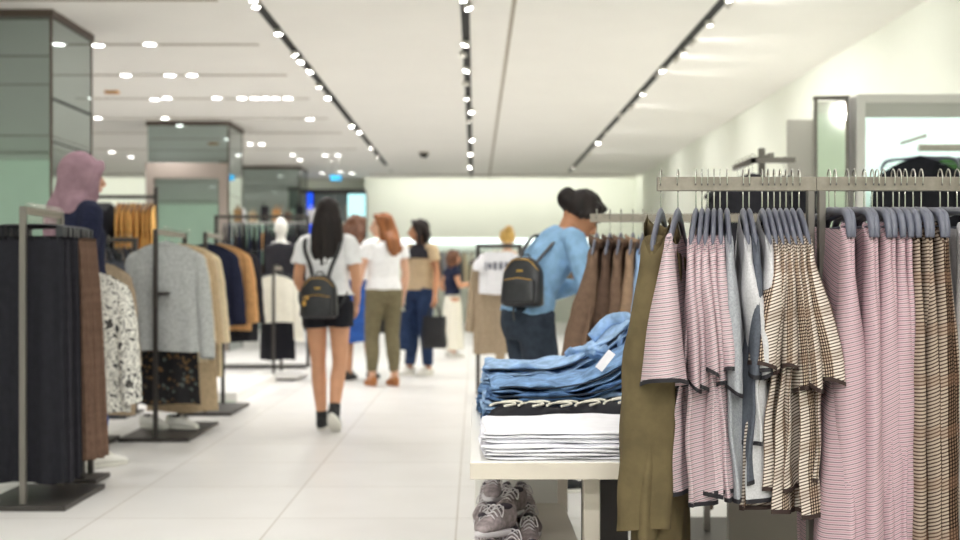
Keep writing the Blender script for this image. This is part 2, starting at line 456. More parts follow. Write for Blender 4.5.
# round downlights over the left half of the shop
db = MB(); db.lathe([(.075, 0), (.078, -.012), (.062, -.012), (.060, -.002)], seg=20); dl_me = db.mesh('rim', m_house)
d2 = MB(); d2.lathe([(.0005, -.006), (.061, -.0065)], seg=20, cap=False); dlens_me = d2.mesh('lens', m_lens2)
def downlight(X, Y, label, group, e):
    t = thing('ceiling_downlight', label, 'downlight', (X, Y, HC-.006), 0, group)
    part_of(dl_me, 'rim', t); part_of(dlens_me, 'lens', t)
    if e: lamp(t, e*KT, .07, 140, (0, 0, -.03))
dls = [(150, 44, 'row nearest the viewer'), (98, 45, 'row nearest the viewer'), (126, 75, 'second row'), (170, 75, 'second row'), (192, 75, 'second row'),
       (167, 98, 'third row'), (217, 98, 'third row'), (242, 98, 'third row'), (255, 98, 'third row'), (266, 98, 'third row'), (275, 98, 'third row'), (288, 98, 'third row'),
       (165, 118, 'fourth row'), (98, 118, 'fourth row'), (220, 123, 'fourth row'), (310, 119, 'fourth row'), (262, 144, 'sixth row'), (250, 144, 'sixth row'), (293, 155, 'last row'), (300, 160, 'last row'),
       (325, 155, 'last row'), (338, 155, 'last row'), (340, 172, 'far end'), (352, 173, 'far end'), (322, 173, 'far end'), (112, 152, 'beside the second pillar'), (131, 157, 'beside the second pillar'), (240, 155, 'last row')]
cnt = {}
for i, (x, y, row) in enumerate(dls):
    Y = (HC-.01-H)*F/(CY-y); X = (x-CX)/F*Y
    k = cnt.get(row, 0); cnt[row] = k+1
    downlight(X, Y, 'round lit ceiling downlight left of the aisle, %s, %s one' % (row, ordw(k)), 'downlights over the left half', 48 if i % 2 == 0 else 0)
for X in (-4, -6.5, -9.5):
    for Y in (-1.5, 1.0, 4.5, 7.9, 11.5, 15.0, 19):
        if X == -4 and 9 < Y < 12: continue
        downlight(X, Y, 'round ceiling downlight over the left aisles', 'downlights over the left aisles', 48)
t = thing('smoke_detector', 'small dark round detector on the ceiling between the left and middle slots', 'detector', ((424-CX)/F*21.5, 21.5, HC))
q = MB(); q.lathe([(.001, -.10), (.05, -.095), (.075, -.06), (.08, -.02)], seg=16); q.build('dome', m_dark, t)
q = MB(); q.lathe([(.1, -.03), (.1, 0)], seg=16); q.build('base', m_seam, t)

# mirror-clad pillars
def pillar(Y0, Y1, xw, name='pillar'):
    q = MB(); q.box2((xw, Y0, 0), (-3.53, Y1, HC-.002)); o = struct(name, q, m_mirror)
    q = MB(); q.box2((xw-.02, Y0-.02, HC-.06), (-3.51, Y1+.02, HC-.001))
    for xx in (-3.535,):
        q.box2((xx-.008, Y0-.006, 0), (xx+.012, Y0+.012, HC-.05)); q.box2((xx-.008, Y1-.012, 0), (xx+.012, Y1+.006, HC-.05))
    for zz in (1.15, 2.25):
        q.box2((xw, Y0-.003, zz-.003), (-3.53, Y0+.01, zz+.003)); q.box2((-3.54, Y0, zz-.003), (-3.527, Y1, zz+.003))
    p = q.build('pillar_trim', m_cap, o)
pillar(10.0, 11.05, -4.95); pillar(17.2, 18.2, -4.69); pillar(24.2, 25.2, -4.69)
t = thing('standing_mirror', 'tall taupe-framed mirror against the second mirrored pillar', 'mirror', (-4.11, 17.12, 0))
q = MB(); q.box((0, 0, 1.3), (.9, .02, 2.5)); q.build('glass', m_mirror, t)
q = MB(); q.box((0, 0, 2.58), (1.16, .1, .22)); q.box((-.52, 0, 1.24), (.11, .1, 2.47)); q.box((.52, 0, 1.24), (.11, .1, 2.47)); q.box((0, 0, .05), (.94, .1, .1))
q.build('frame', m_frame, t, bevel=.006)

# entrance with screens at the back left of the aisle
t = thing('lift_entrance', 'dark framed opening in the back wall with grey doors', 'entrance', ((334-CX)/F*27.1, 27.14, 0))
q = MB(); q.box((0, 0, 1.53), (1.42, .10, 3.06-.0)); 
q = MB(); q.box((-.66, 0, 1.52), (.1, .1, 3.04)); q.box((.66, 0, 1.52), (.1, .1, 3.04)); q.box((0, 0, 2.99), (1.22, .1, .10)); q.build('frame', M['darkmetal'], t)
for s in (-1, 1):
    q = MB(); q.box((s*.305, .03, 1.47), (.60, .03, 2.94)); q.build('door', plain('lift_door', S(122, 132, 134), .3, .4), t)
sc1 = thing('video_screen', 'tall cobalt blue lit screen left of the grey doors', 'screen', ((307-CX)/F*26.9, 27.055, 2.1))
q = MB(); q.box((0, -.02, 0), (.22, .01, 1.7)); q.build('display', glow('blue_screen', S(30, 80, 235), 1.1), sc1)
q = MB(); q.box((0, .01, 0), (.26, .05, 1.76)); q.build('casing', M['blackmetal'], sc1)
sc2 = thing('video_screen', 'pale cyan lit screen right of the grey doors', 'screen', ((356-CX)/F*26.9, 27.055, 2.45))
q = MB(); q.box((0, -.02, 0), (.40, .01, .95)); q.build('display', glow('cyan_screen', S(178, 236, 236), 1.1), sc2)
q = MB(); q.box((0, .01, 0), (.46, .05, 1.03)); q.build('casing', M['blackmetal'], sc2)
t = thing('hanging_sign', 'small blue sign hanging from the ceiling above the far entrance', 'sign', ((336-CX)/F*22, 22, H+(CY-178)/F*22))
q = MB(); q.box((0, 0, 0), (.20, .03, .10)); q.build('sign_board', plain('sign_blue', S(40, 140, 190), .5, emit=.5), t)
q = MB(); q.path([(-.07, 0, .05), (-.07, 0, HC-(H+(CY-178)/F*22))], .004, 6); q.path([(.07, 0, .05), (.07, 0, HC-(H+(CY-178)/F*22))], .004, 6); q.build('suspension_wire', M['wire'], t)
t = thing('ceiling_sensor', 'small orange-brown box on the ceiling in front of the second pillar', 'sensor', ((112-CX)/F*14.4, 14.4, HC))
q = MB(); q.box((0, 0, -.015), (.16, .1, .03)); q.build('housing', M['orange'], t, bevel=.004)

# added wall lights: area lamps in invented housings, put in to brighten the walls
def washer(name, label, loc, rot, sx, sy, e):
    t = thing(name, label, 'light', loc, 0); t.rotation_euler = rot
    q = MB(); q.box((0, 0, .02), (sx, sy, .04)); q.build('housing', m_house, t)
    L = bpy.data.lights.new('lamp', 'AREA'); L.shape = 'RECTANGLE'; L.size = sx; L.size_y = sy; L.energy = e; L.color = (1, 1, .93)
    o = bpy.data.objects.new('lamp', L); COL.objects.link(o); o.location = (0, 0, -.005); o.parent = t
washer('added_wall_light', 'added long wall light under the ceiling, brightening the back wall', (.6, 26.2, HC-.03), (radians(50), 0, 0), 5.8, .06, 17)
washer('added_wall_light', 'added long wall light under the ceiling, brightening the far left of the back wall', (-8.0, 26.0, HC-.03), (radians(50), 0, 0), 7, .06, 20)
washer('added_wall_light', 'added long wall light under the ceiling, brightening the unseen wall behind the viewer', (-4.0, -1.4, HC-.03), (radians(-50), 0, 0), 14, .06, 60)
# camera
cam = bpy.data.cameras.new('camera'); co = bpy.data.objects.new('camera', cam); COL.objects.link(co)
co.location = (0, 0, H); co.rotation_euler = (pi/2, 0, 0)
cam.sensor_width = 36; cam.lens = 45
cam.shift_x = 5/960; cam.shift_y = 6/960
cam.dof.use_dof = True; cam.dof.focus_distance = 2.85; cam.dof.aperture_fstop = 3.2; cam.clip_end = 100
SC.camera = co
w = bpy.data.worlds.new('w'); SC.world = w; w.use_nodes = True
w.node_tree.nodes['Background'].inputs[0].default_value = (.9, .95, 1, 1); w.node_tree.nodes['Background'].inputs[1].default_value = .3
SC.view_settings.view_transform = 'Standard'; SC.view_settings.look = 'None'; SC.view_settings.exposure = EXPO
SC.cycles.use_denoising = True; SC.cycles.max_bounces = 7; SC.cycles.diffuse_bounces = 5; SC.cycles.glossy_bounces = 4
SC.cycles.sample_clamp_indirect = 6; SC.cycles.caustics_reflective = False; SC.cycles.caustics_refractive = False

# shelf-light strips (light tubes under the bulkhead at the back and in the side bay)
def strip(name, label, a, b_, e, mat=None):
    o = MB(); o.box2(a, b_); ob = o.build(name, glow(name+'_glow', (.86, 1, .97, 1), e)); tag(ob, label, 'light')
strip('light_tube', 'long white light tube under the bulkhead of the back wall', (-2.4, 27.75, 1.84), (3.6, 27.899, 1.93), 1.8)

# ------------------------------------------------------------------ hangers
# rail along local X, hanger plane = local YZ, origin at the top of the rail
def make_hanger_meshes(kind):
    """returns (hook mesh, bar mesh)"""
    q = MB()
    pts = [(0, -.016, -.022), (0, -.019, .0), (0, -.010, .016), (0, .003, .019), (0, .014, .010), (0, .015, -.006), (0, .004, -.028), (0, 0, -.045), (0, 0, -.085)]
    q.path(pts, .0018, 6, 3); hook = q.mesh('hook', M['wire'])
    q = MB()
    if kind == 'flat':      # broad moulded shirt hanger
        P = [(0, -.190, -.190), (0, -.184, -.176), (0, -.150, -.152), (0, -.07, -.112), (0, 0, -.094), (0, .07, -.112), (0, .150, -.152), (0, .184, -.176), (0, .190, -.190)]
        R = [(.004, .006), (.0065, .012), (.0065, .013), (.0065, .013), (.0075, .018), (.0065, .013), (.0065, .013), (.0065, .012), (.004, .006)]
        q.path(P, R, 10, 3, flat=(1, 0, 0))
    elif kind == 'wide':    # rounded suit hanger with drooping ends
        P = [(0, -.214, -.158), (0, -.210, -.132), (0, -.192, -.106), (0, -.15, -.094), (0, -.07, -.090), (0, 0, -.084), (0, .07, -.090), (0, .150, -.094), (0, .192, -.106), (0, .210, -.132), (0, .214, -.158)]
        R = [(.007, .006), (.009, .009), (.0095, .011), (.008, .010), (.007, .009), (.007, .010), (.007, .009), (.008, .010), (.0095, .011), (.009, .009), (.007, .006)]
        q.path(P, R, 10, 3, flat=(1, 0, 0))
        q.path([(0, -.20, -.13), (0, .20, -.13)], .002, 6)
    else:                   # clip bar for skirts and trousers
        q.path([(0, -.16, -.10), (0, -.13, -.085), (0, 0, -.082), (0, .13, -.085), (0, .16, -.10)], (.005,)*0 or .005, 8, 3)
        for s_ in (-1, 1):
            q.box((0, s_*.15, -.115), (.02, .035, .045))
    return hook, q.mesh('hanger_bar', M['hanger'] if kind != 'clip' else M['hanger_dark'])
HK = {k: make_hanger_meshes(k) for k in ('flat', 'wide', 'clip')}
hk, br_ = make_hanger_meshes('flat'); br_.materials.clear(); br_.materials.append(M['hanger_dark']); HK['black'] = (hk, br_)
def hanger(kind, loc, rz, label, group=None):
    t = thing('clothes_hanger', label, 'hanger', loc, rz, group)
    part_of(HK[kind][0], 'hook', t); part_of(HK[kind][1], 'shoulder_bar', t)
    return t

# ------------------------------------------------------------------ garments on hangers
def body_rows(p, rnd, NV=34, NU=64):
    """rings of a shirt / dress body hanging in the YZ plane, with drape"""
    L = p['L']; hw0 = p.get('hw', .205); hw1 = p.get('hwb', .24); th0 = p.get('th', .012); th1 = p.get('thb', .022)
    drop = p.get('drop', .115); top = p.get('top', -.06); ex = p.get('ex', 1.05); nw = p.get('nw', .86); tw = radians(p.get('twist', 0)); fa = p.get('fold', .012); nf = p.get('nf', 3)
    lean = p.get('lean', 0.0); neck = p.get('neck', .06)
    ph = [rnd.uniform(0, 6.28) for _ in range(4)]
    rows = []
    for i in range(NV+1):
        v = i/NV
        hw = lerp(hw0, hw1, sm(0, .9, v)) if 'waist' not in p else lerp(hw0, hw1, v)-p['waist']*exp(-((v-.45)/.22)**2)
        th = lerp(th0, th1, sm(0, .35, v)); a = tw*sm(.05, .95, v)
        row = []
        for j in range(NU):
            q = 2*pi*j/NU
            u = cos(q); u = math.copysign(abs(u)**.8, u); s = sin(q)
            zt = top-drop*abs(u)**ex
            if abs(u) < nw: zt -= neck*(1-(abs(u)/nw)**2)*(1.4 if s > 0 else .5)
            zb = top-.05-L+.02*sin(3*u+ph[0])*p.get('hemw', .5)
            z = lerp(zt, zb, v)
            y = u*hw
            env = sm(.04, .7, v)
            x = s*th*(1+.25*sin(5*u+ph[1])*env)
            fx = fa*env*(sin(nf*pi*u+ph[2]+1.2*v)+.45*sin(nf*2.3*pi*u+ph[3]-2*v))*lerp(.6, 1.25, v)
            x += fx
            x += .0025*sin(18*v+4*u+ph[1])*env
            xr = x*cos(a)-y*sin(a); yr = x*sin(a)+y*cos(a)
            row.append((xr+lean*v*v, yr, z))
        rows.append(row)
    return rows
def sleeve_rows(p, side, rnd, NU=26):
    L = p['sl']; w0, w1 = p.get('sw', (.030, .030)); d0, d1 = p.get('sd', (.052, .060)); dx, dy = p.get('soff', (0, -.02))
    hw0 = p.get('hw', .205); top = p.get('top', -.06); drop = p.get('drop', .115)
    n = max(10, int(L*40)); ph = [rnd.uniform(0, 6.28) for _ in range(3)]
    tw = radians(p.get('stw', 0))
    rows = []
    for i in range(n+1):
        v = i/n
        ax = lerp(w0*.55, w1, sm(0, .45, v)); by = lerp(d0*.8, d1, sm(0, .4, v))
        if p.get('flare'): ax = lerp(w0*.55, w1, v**.85)
        cy = side*(hw0-.034+.014*sm(0, .25, v)-dy*v); cx = dx*sm(0, 1, v)*(1 if side < 0 else .4)
        cz = top-drop-.002-(L-.02)*v
        a = tw*v
        row = []
        for j in range(NU):
            q = 2*pi*j/NU
            k = 1+.10*sin(3*q+ph[0]+3*v)*sm(.1, .6, v)+(.03*sin(26*v+2*q+ph[1]) if L > .35 else .03*sin(9*v+ph[1]))
            X = ax*cos(q)*k; Y = by*sin(q)*k
            xr = X*cos(a)-Y*sin(a); yr = X*sin(a)+Y*cos(a)
            z = cz-(.022*side*(yr)/by*(1-v))*(1)+.012*cos(q+ph[2])*v
            row.append((cx+xr, cy+yr, z))
        rows.append(row)
    # soft crown at the shoulder
    c0 = V((0, side*(hw0-.055), top-drop+.014))
    first = rows[0]; crown = [[(pp[0]*(.62+.38*t), pp[1]*t+c0.y*(1-t), pp[2]*t+c0.z*(1-t)+.012*sin(pi*t)) for pp in first] for t in (.14, .5, .8)]
    return crown+rows
def band(rows, k, off=.0016):
    """a strip sitting on the last k rings, a little proud of the cloth"""
    out = []
    rr = rows[-k-1:]
    for r in rr:
        c = sum((V(q) for q in r), V((0, 0, 0)))/len(r)
        out.append([tuple(V(q)+((V(q)-c).normalized()*off if (V(q)-c).length > 1e-6 else V((0, 0, 0)))) for q in r])
    out.append([tuple(V(q)-V((0, 0, .004))) for q in out[-1]])
    return out
def fine_hem(rows, frac=.012, L=.6):
    """insert a ring close to the hem so the band stays narrow"""
    a, b_ = rows[-2], rows[-1]
    d = (sum((V(q) for q in a), V())/len(a)-sum((V(q) for q in b_), V())/len(b_)).length
    t = max(0.0, 1-frac/max(d, 1e-4))
    mid = [tuple(V(x)*(1-t)+V(y)*t) for x, y in zip(a, b_)]
    return rows[:-1]+[mid, b_]
def garment(name, p, loc, rz, label, cat, group=None, seed=0, lod=1.0):
    rnd = random.Random(seed*7+3)
    t = thing(name, label, cat, loc, rz, group)
    mat = p['mat']
    rows = fine_hem(body_rows(p, rnd, max(10, int(34*lod)), max(24, int(64*lod))), p.get('tw', .012))
    kk = rnd.uniform(-.25, .25); q = MB(); q.grid(rows, True, vf=lambda c: -c.z+kk*c.y+.3*c.x); q.build('body', mat, t)
    if p.get('trim'):
        q = MB(); q.grid(band(rows, 1), True); q.build('hem_trim', p['trim'], t)
    if p.get('sl'):
        for s_ in (-1, 1):
            r2 = fine_hem(sleeve_rows(p, s_, rnd, max(14, int(26*lod))), p.get('tw', .012))
            q = MB(); kk = rnd.uniform(.1, .5); q.grid(r2, True, True, vf=lambda c: -c.z*1.02+kk*c.x); so = q.build('sleeve', mat, t)
            if p.get('trim'):
                q = MB(); q.grid(band(r2, 1), True); q.build('cuff_trim', p['trim'], so)
    if p.get('collar'):
        q = MB(); top = p.get('ctop', -.15); rr = []
        w = p['collar']
        for k in range(25):
            a_ = 2*pi*k/24
            rr.append(V((.034*sin(a_)+.004, .085*cos(a_), top-.012-.020*(abs(cos(a_)))-.018*max(0, sin(a_)))))
        q.path(rr, [(w*.42, .0055)]*25, 8, 1, cap=False, flat=(0, 0, 1)); q.build('collar', p.get('cmat', mat), t)
    if p.get('lapel'):
        for s_ in (-1, 1):
            q = MB(); fr = p.get('thb', .022)+.006
            q.grid([[(fr*.4, s_*.02, -.11), (fr*.6, s_*.075, -.105)], [(fr+.002, s_*.03, -.20), (fr+.003, s_*.105, -.21)], [(fr+.006, s_*.015, -.32), (fr+.006, s_*.045, -.33)]], False)
            q.build('lapel', p.get('cmat', mat), t, solid=.003)
    return t

# ------------------------------------------------------------------ right foreground rack
Y1 = 3.0; ZB = H+(CY-184)/F*Y1    # rail centre height
XB = lambda x: (x-CX)/F*Y1
t = thing('clothes_rack', 'brushed steel double rail clothes rack holding pink striped and checked tops', 'rack', (XB(810), Y1, 0))
def rail_part(q, name='rail', mat=M['steel'], bv=.0015): return q.build(name, mat, t, bevel=bv)
q = MB(); q.box2((XB(657)-XB(810), -.0075, ZB-.0175), (XB(815.6)-XB(810), .0075, ZB+.0175)); rail_part(q)
q = MB(); q.box2((XB(815.8)-XB(810), -.0075, ZB-.0175), (XB(1085)-XB(810), .0075, ZB+.0175)); rail_part(q)
for xx in (807, 818):
    q = MB(); q.box2((XB(xx)-XB(810), -.012, .02), (XB(xx+6.5)-XB(810), .012, ZB-.0176)); rail_part(q, 'post', M['post'])
q = MB(); q.box2((XB(1078)-XB(810), -.012, .02), (XB(1085)-XB(810), .012, ZB-.0176)); rail_part(q, 'post', M['post'])
q = MB(); q.box2((-.10, -.30, 0), (.14, .30, .02)); rail_part(q, 'base_plate', M['darkmetal'], .002)
q = MB(); q.box2((XB(1070)-XB(810), -.30, 0), (XB(1094)-XB(810), .30, .02)); rail_part(q, 'base_plate', M['darkmetal'], .002)
ZT = ZB+.0175
# grey gondola panel behind the clothes
t = thing('gondola_unit', 'low grey board partition standing behind the checked tops', 'partition', (XB(728)*1.22+.45, 3.66, 0))
q = MB(); q.box2((-.45, -.02, .0), (.62, .02, .86)); q.build('board', M['panelgrey'], t, bevel=.003)
q = MB(); q.box2((-.46, -.03, .86), (.63, .03, .885)); q.build('cap_rail', M['steel'], t, bevel=.002)
q = MB(); q.box2((-.45, -.25, 0), (-.43, .25, .06)); q.box2((.60, -.25, 0), (.62, .25, .06)); q.build('foot', M['darkmetal'], t)

def hang(i, hx, kind, hrot, gname, p, grot, label, cat, hlabel, group=None, Yr=Y1, zt=ZT, seed=0, hgroup=None, lod=1.0):
    X = (hx-CX)/F*Yr
    hanger(kind, (X, Yr, zt), radians(hrot), hlabel, hgroup)
    return garment(gname, p, (X, Yr, zt), radians(grot), label, cat, group, seed, lod)
# olive jacket
pj = dict(mat=M['olive'], L=.98, hw=.195, hwb=.235, th=.034, thb=.045, twist=-6, fold=.008, sl=.69, sw=(.058, .064), sd=(.045, .045), soff=(-.026, .0), neck=.06, nw=.5, top=-.062, drop=.115, ctop=-.115, collar=.055, cmat=M['olive'], lapel=1, cmatx=1)
hang(0, 661, 'flat', -15, 'suede_jacket', pj, -15, 'long olive brown jacket hanging at the left end of the near rack', 'jacket', 'grey hanger carrying the olive jacket at the rail end', seed=1)
# pink tees
def tee(mat, trim, L, twist, sw1, soff, stw=0, **k):
    d = dict(mat=mat, trim=trim, L=L+random.uniform(-.035, .03), hw=.213, hwb=.20, th=.010, thb=.016, twist=twist, fold=.019, nf=2.4, sl=random.uniform(.30, .37), sw=(.0175, sw1), sd=(.045, .055), soff=soff, stw=stw, tw=.0065)
    d['L'] += .035; d.update(k); return d
pinks = [(678, -16, dict(twist=-11, sl=.34, flare=1, sw1=.054, soff=(-.006, -.02), stw=0, L=.66, thb=.026, hw=.235, sd=(.05, .055))),
         (696, -14, dict(twist=-7, sw1=.016, soff=(.008, .012), stw=8, L=.63)),
         (702, -13, dict(twist=1, sw1=.015, soff=(.014, .03), stw=-8, L=.65)),
         (708, -13, dict(twist=2, sw1=.017, soff=(.014, .0), stw=12, L=.62)),
         (714, -12, dict(twist=5, sw1=.016, soff=(.018, .025), stw=5, L=.64)),
         (720, -11, dict(twist=7, sw1=.018, soff=(.022, .005), stw=-6, L=.65))]
for i, (hx, r, k) in enumerate(pinks):
    hang(i, hx, 'flat', r, 'striped_shirt', tee(M['pink'], M['trim'], **k), r,
         ['pale pink striped short-sleeved top with dark hems beside the olive jacket, its sleeve spread wide'][0] if i == 0 else 'pink striped short-sleeved top with dark hems, %s from the olive jacket' % ordw(i),
         'shirt', 'grey hanger of the %s pink striped top from the olive jacket' % ordw(i), 'pink striped tops on the near rack', seed=10+i, hgroup='grey hangers on the near rack')
greys = [(727, -10, M['grey_tee'], dict(twist=2, sw1=.020, soff=(.012, .01), L=.62), 'grey marl short-sleeved top just right of the pink tops'),
         (743, -9, M['grey_light'], dict(twist=-2, sw1=.026, soff=(.03, .02), L=.50, stw=10), 'pale grey marl top hanging alone in the middle gap'),
         (749, -8, M['grey_dark'], dict(twist=0, sw1=.02, soff=(.0, .02), L=.56), 'slate grey top tucked behind the pale grey top'),
         (762, -8, M['grey_light'], dict(twist=-8, sw1=.022, soff=(-.01, .02), L=.66), 'light grey top hanging left of the checked tops')]
for i, (hx, r, mt, k, lab) in enumerate(greys):
    hang(i, hx, 'flat', r, 'plain_shirt', tee(mt, M['trim'], **k), r, lab, 'shirt', 'grey hanger of the '+lab.replace(' hanging alone', '').split(' just')[0].split(' tucked')[0]+(' by the gap' if i in (1, 2) else ''), seed=30+i)
checks = [(768, -8, dict(twist=-14, sw1=.030, soff=(-.035, .0), L=.65, stw=10)), (774, -8, dict(twist=-10, sw1=.018, soff=(-.018, .025), L=.63, stw=-12)),
          (780, -8, dict(twist=-6, sw1=.018, soff=(.0, .01), L=.65)), (786, -8, dict(twist=-2, sw1=.018, soff=(.014, .03), L=.61, stw=12)),
          (792, -8, dict(twist=1, sw1=.019, soff=(.028, .01), L=.64)), (799, -8, dict(twist=3, sw1=.028, soff=(.048, .0), L=.58, stw=8))]
for i, (hx, r, k) in enumerate(checks):
    hang(i, hx, 'flat', r, 'checked_shirt', tee(M['check'], M['trim2'], **k), r, 'cream and brown checked short-sleeved top, %s from the left in the checked group' % ordw(i),
         'shirt', 'grey hanger of the %s checked top from the left' % ordw(i), 'checked tops on the near rack', seed=50+i, hgroup='grey hangers on the near rack')
# bay two: long striped and checked pieces on rounded hangers
def longp(mat, hwb, **k):
    d = dict(mat=mat, L=1.0, hw=.213, hwb=hwb, th=.012, thb=.024, fold=.014, nf=2.2, sl=.84, sw=(.016, .020), sd=(.045, .045), top=-.112, drop=.036, ex=1.5, neck=.03, nw=.85, tw=.009)
    d.update(k); return d
b2 = [(829, -4, 'pink2', dict(hwb=.25, twist=-7, sw=(.022, .044), soff=(.018, .0), thb=.04)), (835, -4, 'pink2', dict(hwb=.24, twist=-5, soff=(-.01, .04))),
      (847, -3, 'pink2', dict(hwb=.24, twist=-3, sw=(.018, .024))), (854, -3, 'pink2', dict(hwb=.24, twist=-2, soff=(0, .04))),
      (864, -3, 'pink2', dict(hwb=.24, twist=-2, sw=(.02, .038), soff=(.005, .01))), (872, -3, 'pink2', dict(hwb=.24, twist=2, soff=(.0, .05))), (877, -2, 'pink2', dict(hwb=.24, twist=2, sw=(.02, .034), soff=(.012, .01))),
      (883, -2, 'pink2', dict(hwb=.23, twist=1, soff=(0, .03))),
      (893, -2, 'check2', dict(hwb=.23, twist=-1)), (899, -2, 'check2', dict(hwb=.23, twist=1, soff=(0, .04))), (905, -2, 'check2', dict(hwb=.23, twist=0)), (913, -2, 'check2', dict(hwb=.23, twist=2, sw=(.02, .03))),
      (921, -2, 'check2', dict(hwb=.23, twist=4, sw=(.02, .036), soff=(.01, .01))), (940, -2, 'grey_light', dict(hwb=.24, twist=2, sw=(.03, .04))), (948, -2, 'grey_light', dict(hwb=.24, twist=2, sw=(.03, .04))),
      (957, -1, 'grey_light', dict(hwb=.24, twist=3, sw=(.02, .05), soff=(.02, .01)))]
cn = {}
for i, (hx, r, mt, k) in enumerate(b2):
    r += (0, -2, 1, -1, 0, -2, -1, 0, -2, 0, -2, 0, -3, -1, -2, 1)[i]
    c_ = cn.get(mt, 0); cn[mt] = c_+1
    nm = {'pink2': ('striped_dress', 'long dusty pink striped dress', 'dress'), 'check2': ('checked_dress', 'long brown checked dress', 'dress'), 'grey_light': ('grey_cardigan', 'long pale grey garment', 'cardigan')}[mt]
    hang(i, hx, 'wide', r, nm[0], longp(M[mt], **k), r, nm[1]+', %s from the left in the right bay' % ordw(c_), nm[2],
         'rounded grey hanger of the %s %s in the right bay' % (ordw(c_), nm[1].split('long ')[1]), nm[2]+'es in the right bay, '+mt[:4].replace('grey', 'grey').replace('chec', 'check'), seed=80+i, hgroup='rounded hangers in the right bay')

# ------------------------------------------------------------------ second rail, brown jackets (right, behind)
Y2 = 5.0; ZB2 = H+(CY-218)/F*Y2; X2 = lambda x: (x-CX)/F*Y2
t = thing('clothes_rack', 'steel clothes rack behind the jeans holding brown jackets', 'rack', (X2(680), Y2, 0))
for part, a, b_, m_ in (('rail', (X2(590)-X2(680), -.0075, ZB2-.0175), (X2(812)-X2(680), .0075, ZB2+.0175), M['steel']),
                        ('post', (-.012, -.012, .02), (.012, .012, ZB2-.018), M['post']), ('post', (.10, -.012, .02), (.124, .012, ZB2-.018), M['post']),
                        ('post', (.46, -.012, .02), (.484, .012, ZB2-.018), M['post']),
                        ('base_plate', (-.12, -.28, 0), (.52, .28, .02), M['darkmetal'])):
    q = MB(); q.box2(a, b_); q.build(part, m_, t, bevel=.0015)
zt2 = ZB2+.0175
def jk(mat, **k):
    d = dict(mat=mat, L=.62, hw=.205, hwb=.27, th=.018, thb=.034, twist=-10, fold=.012, sl=.50, sw=(.03, .036), sd=(.05, .05), soff=(-.03, .0), neck=.05, nw=.45, collar=.05, ctop=-.09)
    d.update(k); return d
for i, (hx, mt, k, lab) in enumerate([
    (597, 'brown', dict(soff=(-.075, .01), sw=(.04, .05)), 'brown wool jacket at the left end of the rack behind the jeans'),
    (610, 'brown2', dict(), 'dark brown jacket second from the left on the rack behind the jeans'),
    (621, 'brown', dict(twist=-6), 'brown jacket third from the left on the rack behind the jeans'),
    (633, 'tanwool', dict(twist=-6), 'taupe brown jacket fourth on the rack behind the jeans'),
    (643, 'lightblue', dict(twist=-10, collar=0), 'light blue shirt hanging beside the brown jackets'),
    (652, 'grey_dark', dict(), 'slate blue shirt right of the light blue one, behind the olive jacket')]):
    hang(i, hx, 'flat', -12, 'wool_jacket' if i < 4 else 'cotton_shirt', jk(M[mt], **k), -12, lab, 'jacket' if i < 4 else 'shirt',
         'grey hanger of the '+lab.split(' at the')[0].split(' second')[0].split(' third')[0].split(' fourth')[0].split(' hanging')[0].split(' right')[0]+' on the rack behind the jeans', None, Y2, zt2, 120+i, None, .7)
s_ = MB(); s_.path([(0, 0, 0), (0, -.01, -.4), (.006, -.02, -.8), (.02, -.01, -1.12), (.035, 0, -1.22)], [(.03, .010), (.032, .010), (.03, .012), (.028, .012), (.012, .008)], 12, 4, flat=(1, 0, 0))
so = s_.build('hanging_scarf', M['brown2']); so.location = (X2(702), Y2, zt2-.012); tag(so, 'dark brown scarf hanging low behind the pink striped tops', 'scarf')

# ------------------------------------------------------------------ racks left of the aisle: rail runs away from the viewer (along Y)
XA = -2.09
def left_rack(label, X, Ya, Yb, zr, bw=.42, bx=None, arm=0, mat='post', arms=True):
    t = thing('clothes_rack', label, 'rack', (X, (Ya+Yb)/2, 0)); d = (Yb-Ya)/2
    for s2 in (-1, 1):
        q = MB(); q.box2((-.014, s2*d-.014, .025), (.014, s2*d+.014, zr+.0175)); q.build('post', M[mat], t, bevel=.002)
    q = MB(); q.box2((-.008, -d, zr-.0175), (.008, d, zr+.0175)); q.build('rail', M['steel'], t, bevel=.0015)
    q = MB(); q.box2((-bw/2, -d-.05, 0), (bw/2, d+.05, .025)); q.build('base_plate', M['darkmetal'], t, bevel=.003)
    return t
left_rack('dark steel clothes rack at the left edge holding black skirts', -2.09, 5.55, 6.05, 1.385)
left_rack('dark steel clothes rack holding the grey sweater', -2.09, 7.85, 8.65, 1.37, mat='darkmetal', bw=.46)
left_rack('dark steel clothes rack holding navy and tan cardigans', -2.09, 9.3, 9.95, 1.40, mat='darkmetal')
left_rack('dark steel clothes rack of taupe and slate clothes left of the grey sweater', -2.46, 7.5, 7.9, 1.30, mat='darkmetal', bw=.22)
left_rack('slim steel clothes rack holding the off-white cardigan', XA, 12.45, 12.95, 1.16, mat='darkmetal', bw=.44)
